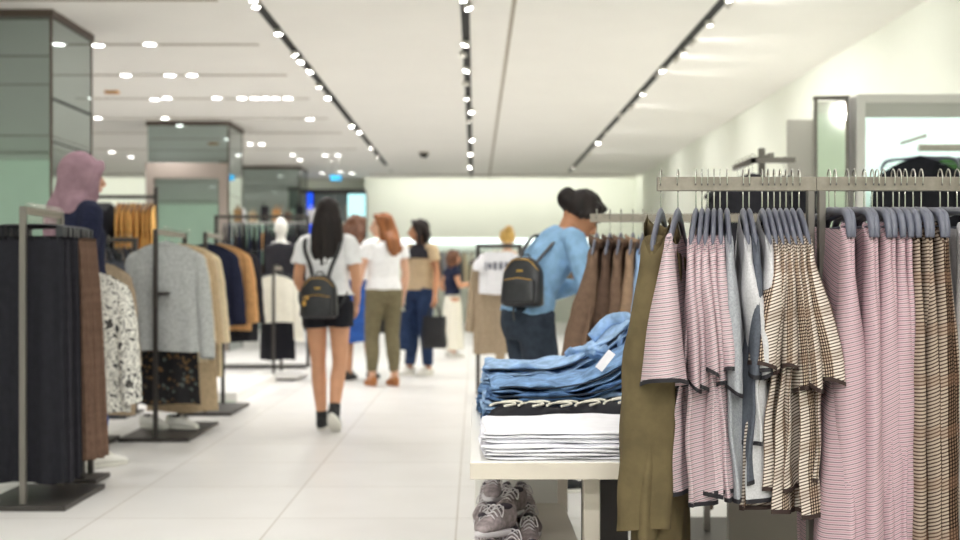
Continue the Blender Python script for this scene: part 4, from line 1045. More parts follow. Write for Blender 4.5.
def person(label, loc, rz, h, look, pose=None):
    j = {k: V(v) for k, v in BASE.items()}
    for k, v in (pose or {}).items():
        if k in j: j[k] = V(v)
    t = thing('person', label, 'person', loc, radians(rz), None, h/1.65)
    g = look.get
    skin = M[g('skin', 'skin')]
    HM = Matrix.Translation(j['head']) @ rotm(g('yaw', 0), g('pitch', 0), g('roll', 0))
    # body -----------------------------------------------------------
    q = MB()
    q.path([j['pel']-V((0, 0, .07)), j['pel'], j['wai'], j['che'], j['upc'], j['nek']+V((0, 0, -.01))],
           [(.135, .09), (.155, .105), (.118, .085), (.135, .098), (.140, .082), (.06, .05)], 22, 3, flat=(1, 0, 0))
    q.path([j['nek']-V((0, 0, .05)), j['nek'], HM @ V((0, -.018, -.05))], [.062, .052, .050], 14, 2)
    q.path([j['shL'], j['upc']+V((0, 0, .02)), j['shR']], [(.048, .046), (.06, .06), (.048, .046)], 12, 3)
    for s_, c in (('L', -1), ('R', 1)):
        q.path([j['sh'+s_], lerp(j['sh'+s_], j['el'+s_], .35), j['el'+s_], lerp(j['el'+s_], j['wr'+s_], .35), j['wr'+s_]], [.049, .045, .036, .037, .025], 12, 3)
        q.path([j['hi'+s_]+V((0, 0, .03)), lerp(j['hi'+s_], j['kn'+s_], .4), j['kn'+s_], lerp(j['kn'+s_], j['an'+s_], .35)+V((0, -.015, 0)), j['an'+s_]], [.085, .074, .053, .054, .034], 14, 3)
        hand(q, j['wr'+s_], j['el'+s_], 1 if c < 0 else -1, g('palm'+s_, (-c, .0, 0)), g('curl', .55))
        fd = rotm(g('foot'+s_, 0)) @ V((0, 1, 0)); fp = g('heel'+s_, 0); fd = (fd*cos(radians(fp))+V((0, 0, -1))*sin(radians(fp)))
        a = j['an'+s_]; up = V((0, 0, 1))*cos(radians(fp))+(rotm(g('foot'+s_, 0)) @ V((0, 1, 0)))*sin(radians(fp))
        q.path([a-fd*.035-up*.045, a-up*.045+fd*.04, a-up*.058+fd*.10, a-up*.068+fd*.155], [(.028, .028), (.034, .026), (.038, .018), (.026, .010)], 12, 2, flat=fd.cross(up))
        q.path([a, a-up*.05], [.034, .030], 10)
    q.M = HM
    q.ell((0, -.006, .012), (.074, .094, .106), 22, 16)
    q.ell((0, .030, -.048), (.056, .060, .066), 16, 12)
    q.ell((0, .052, -.088), (.028, .028, .024), 12, 8)
    q.path([(0, .088, .020), (0, .100, -.006), (0, .112, -.026), (0, .098, -.036)], [.009, .011, .014, .010], 10, 2)
    q.ell((0, .088, -.058), (.024, .012, .012), 12, 8)
    for c in (-1, 1):
        q.ell((c*.075, -.008, -.008), (.010, .018, .030), 10, 8)
        q.ell((c*.032, .082, .030), (.020, .010, .007), 10, 6)
    q.M = None
    q.fuse('body', skin, t, g('vox', .0085), 2)
    for c in (-1, 1):
        e = MB(); e.M = HM; e.ell((c*.031, .086, .010), (.013, .006, .007), 10, 8); e.build('eye', M['eye'], t)
        e = MB(); e.M = HM; e.path([(c*.016, .094, .030), (c*.032, .094, .036), (c*.050, .080, .030)], [.002, .003, .0015], 6, 2); e.build('eyebrow', M[g('hair', 'hairblack')] if g('hair') else M['hairblack'], t)
    e = MB(); e.M = HM; e.ell((0, .098, -.058), (.021, .006, .007), 12, 6); e.build('lips', M['lip'], t)
    # hair -----------------------------------------------------------
    st = g('style', 'long'); hm = M[g('hair', 'hairblack')]; q = MB()
    if st != 'hijab':
        q.M = HM
        q.ell((0, -.020, .030), (.086, .100, .102), 22, 16)
        q.path([(-.072, .02, .07), (0, .062, .100), (.072, .02, .07)], [.022, .024, .022], 10, 3)
        for c in (-1, 1): q.path([(c*.05, .055, .085), (c*.078, .025, .03), (c*.080, -.015, -.03)], [.016, .014, .016], 8, 3)
        if st in ('long', 'curly', 'mid'):
            q.M = None
            Lh = g('hl', .42)
            b0 = HM @ V((0, -.055, .04)); b1 = HM @ V((0, -.085, -.06))
            hd = (HM.to_3x3() @ V((0, -1, 0))); b2 = V((lerp(j['nek'].x, b1.x, .9), min(lerp(j['nek'].y-.06, b1.y, .5), j['upc'].y-.07), b1.z-.10)); e3 = V((b2.x+g('hx', 0), b2.y-.02, b0.z-Lh))
            wv = (.105 if st != 'curly' else .135)*g('hw', 1)
            q.path([b0, b1, b2, lerp(b2, e3, .55), e3], [(.085, .05), (wv*.95, .055), (wv, .045), (wv*.85, .035), (wv*.35, .018)], 18, 4, flat=tuple((HM.to_3x3() @ V((1, 0, 0)))*.5+V((.5, 0, 0))))
            for c in (-1, 1):
                s0 = HM @ V((c*.068, .02, .02)); s1 = HM @ V((c*.082, .0, -.08)); s2 = V((b2.x+c*.085, b2.y+.04, s1.z-.10))
                q.path([s0, s1, s2, s2+V((-c*.02, -.03, -Lh*.25))], [.020, .026, .026, .010], 10, 3)
        elif st == 'pony':
            q.path([(0, -.095, .055), (0, -.15, .075), (0, -.185, .02), (0, -.175, -.06), (0, -.15, -.13)], [.030, .046, .048, .036, .012], 12, 4)
        elif st == 'lowbun':
            q.ell((0, -.105, .010), (.056, .064, .06), 14, 10)
        elif st == 'bun':
            q.ell((0, -.085, .105), (.055, .055, .050), 14, 10)
        elif st == 'bob':
            q.path([(0, -.06, .04), (0, -.075, -.04), (0, -.07, -.13)], [(.086, .045), (.096, .05), (.085, .035)], 16, 3, flat=(1, 0, 0))
            for c in (-1, 1): q.path([(c*.07, .02, .04), (c*.085, .0, -.05), (c*.078, -.01, -.14)], [.018, .026, .018], 10, 3)
        q.M = None
        q.fuse('hair', hm, t, .009, 2, .010 if st == 'curly' else .006, 26 if st == 'curly' else 34, .8 if st == 'curly' else .12)
        if st == 'pony':
            e = MB(); e.M = HM; e.lathe([(.030, -.012), (.036, 0), (.030, .012)], (0, -.108, .06), 12, Matrix.Rotation(radians(80), 4, 'X')); e.build('hair_tie', M['black'], t)
    else:
        q.M = HM
        q.ell((0, -.020, .020), (.098, .112, .120), 22, 16)
        q.path([(0, .085, .085), (-.070, .066, .04), (-.082, .05, -.04), (-.05, .055, -.11)], [.024, .028, .030, .03], 10, 4)
        q.path([(0, .085, .085), (.070, .066, .04), (.082, .05, -.04), (.05, .055, -.11)], [.024, .028, .030, .03], 10, 4)
        q.M = None
        n = j['nek']
        q.path([HM @ V((0, -.03, .0)), HM @ V((0, -.03, -.09)), n+V((0, -.005, .01)), n+V((0, -.01, -.06))], [(.09, .10), (.09, .10), (.11, .105), (.135, .105)], 20, 4, flat=(1, 0, 0))
        q.path([HM @ V((-.02, -.09, .02)), HM @ V((-.03, -.10, -.08)), n+V((-.05, -.115, -.04)), n+V((-.05, -.13, -.14)), n+V((-.05, -.12, -.25))], [(.05, .03), (.055, .035), (.062, .035), (.068, .03), (.055, .018)], 16, 4, flat=(1, 0, 0))
        q.fuse('head_scarf', M['scarf'], t, .009, 3, .007, 14, .6)
    # top ------------------------------------------------------------
    tp = g('top')
    if tp:
        q = MB(); o = tp.get('ease', .016); hem = tp.get('hem', .0); wide = tp.get('wide', .02)
        base = j['pel']+V((0, 0, hem))
        q.path([base, lerp(j['pel'], j['wai'], .6) if hem < .07 else lerp(base, j['wai'], .5), j['wai']+V((0, 0, .02)), j['che'], j['upc'], j['nek']+V((0, 0, -.022)), j['nek']+V((0, 0, .002))],
               [(.148+o+wide, .104+o+wide*.6), (.142+o+wide*.7, .10+o), (.128+o+wide*.4, .094+o), (.142+o, .104+o), (.146+o*.6, .088+o*.6), (.095, .068), (.066, .058)], 24, 3, flat=(1, 0, 0))
        for s_ in 'LR':
            a, e_, w_ = j['sh'+s_], j['el'+s_], j['wr'+s_]; inn = lerp(a, j['upc'], .45)+V((0, 0, .0)); f = tp.get('sleeve', .55); r_ = tp.get('sr', .064)
            if f <= 1: q.path([inn, a, lerp(a, e_, f*.6), lerp(a, e_, f)], [.058, .060, r_, r_+.006], 14, 3)
            else: q.path([inn, a, lerp(a, e_, .5), e_, lerp(e_, w_, (f-1)*.5), lerp(e_, w_, f-1)], [.058, .060, r_*.92, r_*.84, r_*.72, r_*.58], 14, 3)
        ob = q.fuse(tp.get('name', 'shirt'), M[tp['mat']], t, .010, 2, tp.get('wr', .007), 11, .6)
        if tp.get('yoke'):
            q = MB(); q.path([lerp(j['che'], j['upc'], .25), j['upc'], j['nek']+V((0, 0, -.02)), j['nek']+V((0, 0, .004))], [(.176, .134), (.172, .116), (.112, .086), (.074, .066)], 22, 3, flat=(1, 0, 0)); q.fuse('yoke', M[tp['yoke']], t, .010, 2)
    # bottoms --------------------------------------------------------
    bt = g('bottom')
    if bt:
        q = MB(); o = bt.get('ease', .012); k_ = bt.get('kind', 'pants')
        if k_ in ('pants', 'shorts'):
            q.path([j['pel']-V((0, 0, .11)), j['pel']-V((0, 0, .04)), j['pel']+V((0, 0, .04)), j['pel']+V((0, 0, .085))], [(.135+o, .09+o), (.160+o, .112+o), (.150+o, .105+o), (.135+o, .095+o)], 22, 3, flat=(1, 0, 0))
            for s_ in 'LR':
                a, b_, c_ = j['hi'+s_], j['kn'+s_], j['an'+s_]
                if k_ == 'shorts': q.path([a+V((0, 0, .03)), lerp(a, b_, .20), lerp(a, b_, bt.get('len', .34))], [.088+o, .088+o, .086+o], 16, 3)
                else: q.path([a+V((0, 0, .03)), lerp(a, b_, .4), b_, lerp(b_, c_, .4)+V((0, -.012, 0)), lerp(b_, c_, bt.get('len', .94))], [.088+o, .078+o, .058+o, .055+o, bt.get('cuff', .040)+o], 16, 3)
            q.fuse(k_ if k_ == 'shorts' else 'trousers', M[bt['mat']], t, .010, 2, .005, 12, .8)
        else:
            rows = []; L = bt['len']; ce = j['pel']
            for i in range(22):
                v = i/21; row = []
                for m_ in range(56):
                    a = 2*pi*m_/56; pl = .012*v*sin(9*a+2*v)
                    rx = lerp(.135, .17, sm(0, .25, v))+bt.get('flare', .08)*v+pl; ry = lerp(.10, .125, sm(0, .25, v))+bt.get('flare', .08)*v+pl
                    row.append((ce.x+rx*cos(a), ce.y+ry*sin(a)+.01*v, ce.z+.10-L*v+.008*sin(5*a)*v))
                rows.append(row)
            q.grid(rows, True, True); q.build('skirt', M[bt['mat']], t)
    # shoes ----------------------------------------------------------
    sh = g('shoe', 'trainer')
    for s_ in 'LR':
        a = j['an'+s_]; fy = g('foot'+s_, 0); fp = g('heel'+s_, 0)
        R = rotm(fy) @ Matrix.Rotation(radians(-fp), 4, 'X')
        T = Matrix.Translation(a) @ R @ Matrix.Translation((0, .052, -.085)) @ Matrix.Rotation(pi, 4, 'Z')
        P = shoe_parts(.255, .088, .072, M[g('shoemat', 'blackcanvas')], M[g('solemat', 'rubber')], M[g('lacemat', 'blackcanvas')], M[g('shoemat', 'blackcanvas')])
        root = None
        for n_, me in P:
            me.transform(T)
            ob = part_of(me, 'shoe' if n_ == 'upper' else n_, t if root is None else root)
            if root is None: root = ob
        if g('sock'):
            q = MB(); q.path([a-V((0, 0, .03)), a+V((0, 0, .0)), lerp(a, j['kn'+s_], g('sock'))], [.042, .042, .041], 14, 3); q.build('sock', M['blackcanvas'], t)
    return t, j
def backpack(label, loc, rz, s=1.0, tilt=0):
    t = thing('backpack', label, 'backpack', loc, radians(rz), None, s); t.rotation_euler = (radians(tilt), 0, radians(rz))
    q = MB(); rows = []
    for i in range(19):
        v = i/18; z = -.155+.30*v; k = (1-.10*v)*(1-max(0, v-.62)**2*3.6); kk = .80 if i in (0, 18) else 1
        rows.append([(math.copysign(abs(cos(a))**.6, cos(a))*.135*k*kk, -.065+math.copysign(abs(sin(a))**.6, sin(a))*.062*(1.05-.25*v)*kk, z) for a in [2*pi*m_/40 for m_ in range(40)]])
    q.grid(rows, True, True, True); q.build('bag_body', M['leather'], t)
    q = MB(); rows = []
    for i in range(11):
        v = i/10; z = -.145+.15*v; kk = .85 if i in (0, 10) else 1
        rows.append([(math.copysign(abs(cos(a))**.6, cos(a))*.105*kk, -.130+math.copysign(abs(sin(a))**.6, sin(a))*.025*kk, z) for a in [2*pi*m_/32 for m_ in range(32)]])
    q.grid(rows, True, True, True); po = q.build('front_pocket', M['leather'], t)
    q = MB(); q.path([(-.09, -.152, -.005), (0, -.158, .008), (.09, -.152, -.005)], .0025, 6, 4); q.build('zip', M['gold'], po)
    q = MB(); q.path([(-.11, -.10, .06), (-.06, -.124, .115), (0, -.128, .125), (.06, -.124, .115), (.11, -.10, .06)], .0028, 6, 4); q.build('zip', M['gold'], t)
    q = MB(); q.box((0, -.131, .055), (.04, .003, .012)); q.build('badge', M['gold'], t)
    q = MB(); q.path([(-.03, -.04, .13), (-.02, -.04, .165), (.02, -.04, .165), (.03, -.04, .13)], .005, 8, 4); q.build('grab_handle', M['leather'], t)
    return t
def strap(t, pts, r=(.014, .004), mat='leather', flat=(1, 0, 0), name='shoulder_strap'):
    q = MB(); q.path(pts, [r]*len(pts), 8, 5, flat=flat); return q.build(name, M[mat], t)
def tote(label, loc, rz, mat, w=.30, h=.32, d=.08, hh=.20):
    t = thing('tote_bag', label, 'bag', loc, radians(rz)); q = MB(); rows = []
    for i in range(15):
        v = i/14; z = -hh-h*(1-v); kk = (1-.10*v)*(.93 if i == 0 else 1)
        rows.append([(math.copysign(abs(cos(a))**.5, cos(a))*w/2*kk+.004*sin(9*v), math.copysign(abs(sin(a))**.5, sin(a))*d/2*kk*(1-.45*v)*(1+.1*sin(6*v)), z) for a in [2*pi*m_/36 for m_ in range(36)]])
    q.grid(rows, True, True); q.build('bag_body', M[mat], t)
    for s_ in (-1, 1):
        q = MB(); q.path([(-w*.25, s_*d*.2, -hh-.01), (-w*.16, s_*d*.15, -hh*.4), (0, s_*.006, -.005), (w*.16, s_*d*.15, -hh*.4), (w*.25, s_*d*.2, -hh-.01)], .006, 8, 5); q.build('handle', M[mat], t)
    return t

# hands are put where the photo shows them: world point -> person space
def local(loc, rz, h, p):
    return (Matrix.Rotation(-radians(rz), 4, 'Z') @ (V(p)-V(loc)))*(1.65/h)
def world(loc, rz, h, p):
    return V(loc)+(Matrix.Rotation(radians(rz), 4, 'Z') @ V(p))*(h/1.65)

# 1 the woman in the mauve scarf behind the first rack
L_ = (-2.235, 6.78, 0)
person('person in a mauve headscarf and navy sweater behind the black skirts', L_, -48, 1.77,
       dict(style='hijab', skin='skin', yaw=-18, pitch=-4, top=dict(mat='navy', name='sweater', sleeve=1.95, hem=-.10, wide=.02, ease=.028, sr=.066), bottom=dict(mat='indigo', kind='pants'), shoemat='shoewhite', lacemat='rubber'),
       dict(anR=(.06, .06, .085), knR=(.07, .06, .475), anL=(-.09, -.12, .10), knL=(-.09, .0, .48), elR=(.17, -.05, 1.07), wrR=(.11, -.02, .86), elL=(-.20, .0, 1.07), wrL=(-.17, .09, .87)))
# 2 backpack woman walking away
L_ = (-1.035, 8.42, 0); R_ = -4; H_ = 1.63
_, j = person('person in white tee and black shorts walking away with a black backpack', L_, R_, H_,
       dict(style='long', hair='hairblack', hl=.40, hw=1.12, skin='skin2', top=dict(mat='white_tee', sleeve=.62, hem=.06, wide=.03, ease=.016, sr=.066, wr=.009), bottom=dict(mat='black2', kind='shorts', ease=.016, len=.36),
            heelR=38, shoemat='blackcanvas', sock=.12, hx=-.03, yaw=8),
       dict(anL=(-.045, .03, .085), knL=(-.075, .05, .475), anR=(.075, -.14, .155), knR=(.085, .02, .48), shL=(-.16, -.012, 1.33), shR=(.16, -.012, 1.33), wrL=(-.17, .14, .90), elL=(-.205, -.03, 1.08), elR=(.205, -.02, 1.08), wrR=(.19, .12, .90)))
bp_ = world(L_, R_, H_, (-.02, -.135, .955))
t = backpack('small black leather backpack with gold zips worn by the walking woman', bp_, R_, .98)
strap(t, [(-.055, -.02, .12), (-.07, -.012, .20), (-.115, .0, .32), (-.125, .06, .40), (-.12, .135, .40)]); strap(t, [(.055, -.02, .12), (.075, -.012, .20), (.125, .0, .32), (.135, .06, .40), (.13, .135, .40)])
strap(t, [(.115, -.03, -.10), (.155, .02, -.04), (.17, .08, .03)], (.010, .003)); strap(t, [(-.115, -.03, -.10), (-.155, .02, -.04), (-.17, .08, .03)], (.010, .003))
q = MB(); q.ell((-.085, -.165, -.05), (.014, .008, .02), 10, 8); q.ell((-.065, -.165, -.015), (.012, .008, .012), 10, 8); q.path([(-.09, -.16, -.005), (-.085, -.168, -.03)], .003, 6); q.build('bag_charm', M['gold'], t)
# 3 brown curly hair, blue skirt
L_ = (-1.235, 12.5, 0); R_ = -18; H_ = 1.72
person('person with curly brown hair in white top and cobalt skirt beyond the walkers', L_, R_, H_,
       dict(style='curly', hair='hairbrown', hl=.34, skin='skin2', yaw=-20, top=dict(mat='white_tee', sleeve=.5, hem=.10, wide=.02), bottom=dict(mat='bluedress', kind='skirt', len=.62, flare=.05), shoemat='leather', solemat='leather'),
       dict(anR=(.12, .10, .085), knR=(.10, .09, .475), anL=(-.06, -.06, .085), elR=(.23, -.02, 1.07), wrR=(.26, -.02, .86)))
w_ = world(L_, R_, H_, (.26, -.03, .78)); tote('brown-black folder-like bag carried beside the cobalt skirt', (w_.x, w_.y, w_.z+.05), R_, 'leather', .16, .28, .04, .09)
q = None
# 4 olive trousers, chestnut hair
L_ = (-.895, 11.8, 0); R_ = 24; H_ = 1.70
person('person with chestnut hair in white tee and olive trousers seen from behind', L_, R_, H_,
       dict(style='long', hair='hairginger', hl=.33, skin='skin', yaw=72, top=dict(mat='white_tee', sleeve=.45, hem=.02, wide=.015, ease=.018), bottom=dict(mat='olivepant', kind='pants', len=.86, cuff=.036), shoemat='cork', solemat='cork', lacemat='cork'),
       dict(anL=(-.10, .05, .085), knL=(-.10, .06, .475), anR=(.10, -.02, .085), elL=(-.225, .02, 1.07), wrL=(-.27, .05, .84), elR=(.215, -.02, 1.07), wrR=(.21, .05, .85), head=(-.01, .03, 1.525)))
# 5 beige tee with a black yoke
L_ = (-.60, 13.1, 0); R_ = 138; H_ = 1.70
_, j = person('person in a beige tee with black shoulders and jeans holding two bags', L_, R_, H_,
       dict(style='bob', hair='hairblack', skin='skin3', yaw=-46, top=dict(mat='beige', yoke='black', sleeve=.5, hem=.0, wide=.012), bottom=dict(mat='indigo', kind='pants', cuff=.045), shoemat='shoewhite', lacemat='rubber'),
       dict(anR=(.10, .06, .085), anL=(-.10, -.02, .085), elR=(.20, .02, 1.07), wrR=(.13, .15, .86), elL=(-.23, -.02, 1.07), wrL=(-.27, .05, .85)))
p1 = world(L_, R_, H_, (.13, .17, .775)); p2 = world(L_, R_, H_, (-.285, .08, .765))
tote('slouchy blue denim bag held low beside the olive trousers', (p1.x, p1.y, p1.z), 10, 'indigo', .28, .42, .12, .10)
tote('black leather tote bag held in the hand nearest the girl', (p2.x, p2.y, p2.z), -12, 'leather', .28, .34, .12, .14)
# 6 girl
L_ = (-.30, 16.0, 0); R_ = -72; H_ = 1.43
person('girl in a navy top and long cream skirt standing side-on far down the aisle', L_, R_, H_,
       dict(style='bob', hair='hairbrown', skin='skin2', yaw=5, top=dict(mat='navy', sleeve=.35, hem=.06, wide=.01), bottom=dict(mat='offwhite', kind='skirt', len=.88, flare=.03), shoemat='shoewhite'),
       dict(elL=(-.26, -.10, 1.08), wrL=(-.17, .05, .96), elR=(.22, .05, 1.10), wrR=(.18, .25, 1.12)))
# 7 denim shirt, bending over the rack
L_ = (.305, 6.05, 0); R_ = -72; H_ = 1.63
person('person in a light denim shirt and dark jeans bending over the brown jackets', L_, R_, H_,
       dict(style='lowbun', hair='hairblack', skin='skin3', yaw=-14, pitch=-44, top=dict(mat='denimshirt', name='denim_shirt', sleeve=1.9, hem=.0, wide=.012, ease=.020, sr=.068, wr=.010), bottom=dict(mat='jeansdark', kind='pants', ease=.016)),
       dict(pel=(0, -.05, .885), wai=(0, -.01, 1.02), che=(0, .075, 1.17), upc=(0, .135, 1.265), nek=(0, .175, 1.32), head=(0, .255, 1.41),
            shL=(-.175, .14, 1.275), shR=(.175, .14, 1.275), elL=(-.26, .17, 1.02), elR=(.24, .20, 1.02), wrL=(-.18, .36, 1.04), wrR=(.16, .40, 1.03),
            hiL=(-.085, -.04, .87), hiR=(.085, -.04, .87), knL=(-.09, .0, .475), knR=(.09, .03, .475), anR=(.09, .08, .085)))
bp_ = world(L_, R_, H_, (.13, -.095, 1.06))
t = backpack('black backpack with gold zip slung on the back of the denim-shirted person', bp_, R_+48, .80, -8)
strap(t, [(-.05, -.02, .12), (-.055, .04, .20), (-.04, .13, .30), (-.03, .21, .33), (-.05, .27, .26)]); strap(t, [(.06, -.02, .12), (.10, .04, .20), (.14, .13, .30), (.15, .21, .33)])
strap(t, [(-.05, -.06, -.14), (-.055, -.065, -.20), (-.045, -.06, -.24)], (.008, .003), name='strap_end')
# 8 blond head beyond the taupe rack
person('person with a blond bun standing beyond the taupe rack', (.37, 13.6, 0), 10, 1.62, dict(style='bun', hair='hairblond', skin='skin', top=dict(mat='offwhite', sleeve=.6), bottom=dict(mat='taupe', kind='pants')))

# ------------------------------------------------------------------ perimeter fittings, right
YW = 6.9
t = thing('wall_bay', 'white framed lit wall bay holding dark jackets on the right', 'shelving', (2.95, 7.2, 0))
def wb(part, a, b_, m_, bv=.002):
    q = MB(); q.box2(V(a)-V((2.95, 7.2, 0)), V(b_)-V((2.95, 7.2, 0))); return q.build(part, m_, t, bevel=bv)
xa = (857-CX)/F*YW
zt_ = H+(CY-94)/F*YW
wb('side_panel', (xa, YW, 0), (xa+.05, YW+.55, zt_), M['tabletopw']); wb('side_panel', (3.55, YW, 0), (3.60, YW+.55, zt_), M['tabletopw'])
wb('top_panel', (xa+.05, YW, zt_-.05), (3.55, YW+.55, zt_), M['tabletopw'])
wb('pelmet', (xa+.05, YW+.02, zt_-.13), (3.55, YW+.04, zt_-.05), plain('pelmet_grey', S(206, 206, 200), .6))
wb('back_panel', (xa+.05, YW+.53, 0), (3.55, YW+.55, zt_-.05), plain('pale_mint', S(226, 244, 238), .8))
wb('light_strip', (xa+.1, YW+.10, zt_-.075), (3.6, YW+.16, zt_-.052), glow('bay_glow', (.9, 1, .97, 1), 14))
wb('shelf_board', (xa+.05, YW+.1, .35), (3.55, YW+.53, .38), M['tabletopw'])
wb('rail', ((918-CX)/F*7.1, 7.08, H+(CY-136)/F*7.1-.09), (3.55, 7.11, H+(CY-136)/F*7.1-.05), M['steel'])
wb('hook_bracket', ((918-CX)/F*7.1, 7.0, H+(CY-136)/F*7.1-.02), ((918-CX)/F*7.1+.015, 7.40, H+(CY-136)/F*7.1), M['steel'])
zq = H+(CY-136)/F*7.1+.02-.07
hanger('wide', ((921-CX)/F*6.98+.0, 7.0, zq), radians(62), 'hanger of the black jacket in the lit wall bay')
garment('dark_jacket', knit(M['black2'], L=.75, hw=.23, hwb=.28, drop=.13, ex=1.05), ((921-CX)/F*6.98, 7.0, zq), radians(76), 'black jacket hung front-on in the lit wall bay', 'jacket', None, 601, .7)
M['forest'] = cloth('forest_green', S(70, 104, 62), .2, 20)
for i in range(3):
    hanger('wide', ((948-CX)/F*7.1+.06*i, 7.1, zq), radians(70), 'hanger of the dark green jackets in the lit bay', 'hangers of the green jackets')
    garment('green_jacket', knit(M['forest' if i == 0 else 'black2'], L=.75, hw=.22, hwb=.26, drop=.13, ex=1.05), ((948-CX)/F*7.1+.06*i, 7.1, zq), radians(70), ['dark green jacket behind the black one in the lit bay', 'black jacket right of the green jacket in the lit bay', 'black jacket at the right edge of the lit bay'][i], 'jacket', None, 610+i, .6)
# mirror panel standing left of the bay
t = thing('dressing_mirror', 'tall framed mirror standing left of the lit wall bay', 'mirror', ((830-CX)/F*7.0, 6.98, 0)); t.rotation_euler = (0, 0, radians(-9))
zt2_ = H+(CY-97)/F*7.0
q = MB(); q.box((0, 0, zt2_/2), (.16, .03, zt2_-.06)); q.build('glass', m_mirror2, t)
q = MB(); q.box((-.087, 0, zt2_/2), (.016, .05, zt2_)); q.box((.087, 0, zt2_/2), (.016, .05, zt2_)); q.box((0, 0, zt2_-.008), (.2, .05, .016)); q.box((0, 0, .03), (.2, .05, .06)); q.build('frame', M['post'], t)
t = thing('end_panel', 'pale grey upright end panel between the mirror and the lit bay', 'panel', (2.155, 7.30, 0))
q = MB(); q.box((0, 0, zt2_/2), (.06, .5, zt2_)); q.build('board', plain('panel_pale', S(196, 194, 184), .5), t, bevel=.003)
t = thing('end_panel', 'pale grey panel left of the framed mirror behind the black clothes', 'panel', ((803-CX)/F*7.6, 7.6, 0))
q = MB(); q.box((0, 0, (H+(CY-120)/F*7.6)/2), (.20, .04, H+(CY-120)/F*7.6)); q.build('board', plain('panel_pale2', S(206, 204, 194), .5), t, bevel=.003)
# black clothing stand
Xs = (771-CX)/F*6.1; zs = H+(CY-160)/F*6.1
t = thing('clothes_stand', 'grey double-armed clothes stand of black jackets behind the near rack', 'rack', (Xs, 6.3, 0))
q = MB(); q.box2((-.014, -.02, .02), (.014, .02, zs+.08)); q.build('post', M['post'], t)
q = MB(); q.box2((-.20, -.28, 0), (.20, .28, .02)); q.build('base_plate', M['darkmetal'], t)
q = MB(); q.box2((-.10, -.22, zs-.015), (.12, -.19, zs+.012)); q.box2((-.10, -.22, zs-.015), (-.08, .25, zs+.012)); q.box2((-.01, -.22, zs+.012), (.01, .02, zs+.035)); q.build('arm', M['post'], t)
for i in range(5):
    xx = Xs-.09; yy = 6.12+.085*i
    hanger('black', (xx, yy, zs+.012), pi/2+radians(6*i-10), 'black hanger of the %s black jacket on the grey stand' % ordw(i))
    garment('black_jacket', knit(M['black2' if i % 2 else 'black'], L=.78, hw=.18, hwb=.17, sl=.55, sd=(.035, .035), drop=.11, ex=1.05), (xx, yy, zs+.012), pi/2+radians(6*i-10), 'black jacket on the grey stand behind the near rack, %s from the front' % ordw(i), 'jacket', None, 620+i, .6)
xx = Xs+.11
hanger('black', (xx, 6.25, zs+.012), pi/2-.1, 'black hanger at the right end of the grey stand')
garment('black_jacket', knit(M['black2'], L=.78, hw=.16, hwb=.15, sl=.55, sd=(.03, .03), drop=.11, ex=1.05), (xx, 6.25, zs+.012), pi/2-.1, 'black jacket at the right side of the grey stand', 'jacket', None, 640, .6)

# ------------------------------------------------------------------ back wall: rail of clothes under the light tube
t = thing('wall_rail', 'long steel rail of clothes along the back wall', 'rack', (.6, 27.3, 0))
q = MB(); q.box2((-3.0, -.015, 1.60), (3.0, .015, 1.63)); q.build('rail', M['steel'], t)
for xx in (-2.99, -1.0, 1.0, 2.97):
    q = MB(); q.box2((xx, -.015, 0), (xx+.03, .015, 1.60)); q.build('post', M['steel'], t)
wm = ['grey_light', 'offwhite', 'taupe', 'grey_tee', 'cream', 'white_tee', 'beige', 'grey_dark', 'lightblue', 'pinkplain']
M['pinkplain'] = cloth('rose_cloth', S(226, 176, 184), .06, 30)
pr = {}
for i in range(34):
    mt = wm[(i*7) % len(wm)]; X = -2.25+5.5*i/33
    if mt in pr: dup(pr[mt], (X, 27.3, 1.63), radians(random.uniform(10, 35)))
    else: pr[mt] = garment('hanging_shirt', dict(mat=M[mt], L=.75, hw=.20, hwb=.23, th=.03, thb=.05, top=.0, neck=0, nf=2), (X, 27.3, 1.63), radians(25), 'pale shirt on the long rail along the back wall', 'shirt', 'shirts along the back wall', 700+i, .4)
for i in range(12):
    t = thing('folded_stack_box', 'small white display box on the floor line of the back wall', 'box', (-2.1+.5*i, 26.9, 0), 0, 'white boxes along the back wall') if 0 else None
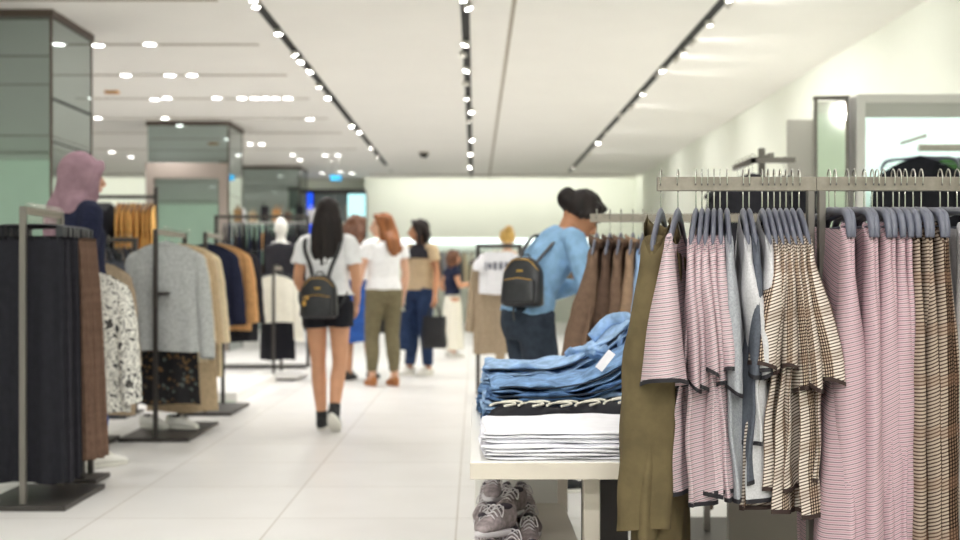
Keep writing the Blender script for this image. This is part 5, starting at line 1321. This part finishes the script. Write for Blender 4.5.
# shelf of small goods seen between the pillars
t = thing('shelving_unit', 'glass-green shelving unit of small goods behind the dark dresses', 'shelving', ((285-CX)/F*19.5-.1, 19.5, 0))
w_ = 1.1
for zz in (.5, 1.0, 1.5, 1.95):
    q = MB(); q.box2((-w_, -.2, zz-.015), (w_, .2, zz)); q.build('shelf_board', M['tabletopw'], t)
for xx in (-w_, 0, w_-.03):
    q = MB(); q.box2((xx, .17, 0), (xx+.03, .2, 2.25)); q.build('upright', M['steel'], t)
pc = ['orange', 'black', 'beige', 'white', 'black2', 'rust']
for z_, nz in ((1.951, 11), (1.501, 11), (1.001, 10)):
    for i in range(nz):
        q = MB(); hh = .16+.05*((i*5) % 3); q.box2((-.055, -.08, 0), (.055, .08, hh)); q.path([(-.03, 0, hh-.004), (-.02, 0, hh+.05), (.02, 0, hh+.05), (.03, 0, hh-.004)], .006, 6, 3)
        o = q.build('handbag', M[pc[(i*5+int(z_*3)) % 6]], bevel=.01); o.location = ((285-CX)/F*19.5-.1-w_+.12+.19*i, 19.45, z_)
        tag(o, 'small boxy handbag on the shelving unit behind the dark dresses', 'handbag', 'handbags on the shelving behind the dresses')
# mannequin bust on a stand beside the long rack
t = thing('mannequin', 'white headed mannequin in a black top at the right end of the long dark rack', 'mannequin', ((281-CX)/F*13.5, 13.5, 0))
q = MB(); q.ell((0, 0, 1.63), (.075, .09, .11)); q.path([(0, 0, 1.45), (0, 0, 1.56)], .05, 12); q.path([(0, 0, .9), (0, 0, 1.05), (0, 0, 1.25), (0, 0, 1.4), (0, 0, 1.47)], [(.14, .10), (.12, .09), (.16, .11), (.17, .09), (.06, .05)], 20, 3, flat=(1, 0, 0))
q.path([(0, 0, .02), (0, 0, .95)], .015, 8); q.lathe([(.16, 0), (.16, .02)], seg=20); q.fuse('body', M['shoewhite'], t, .012, 2)
q = MB(); q.path([(0, 0, .80), (0, 0, 1.05), (0, 0, 1.25), (0, 0, 1.4), (0, 0, 1.455)], [(.175, .125), (.14, .11), (.175, .125), (.18, .10), (.08, .065)], 20, 3, flat=(1, 0, 0)); q.fuse('top', M['black'], t, .012, 2, .006)
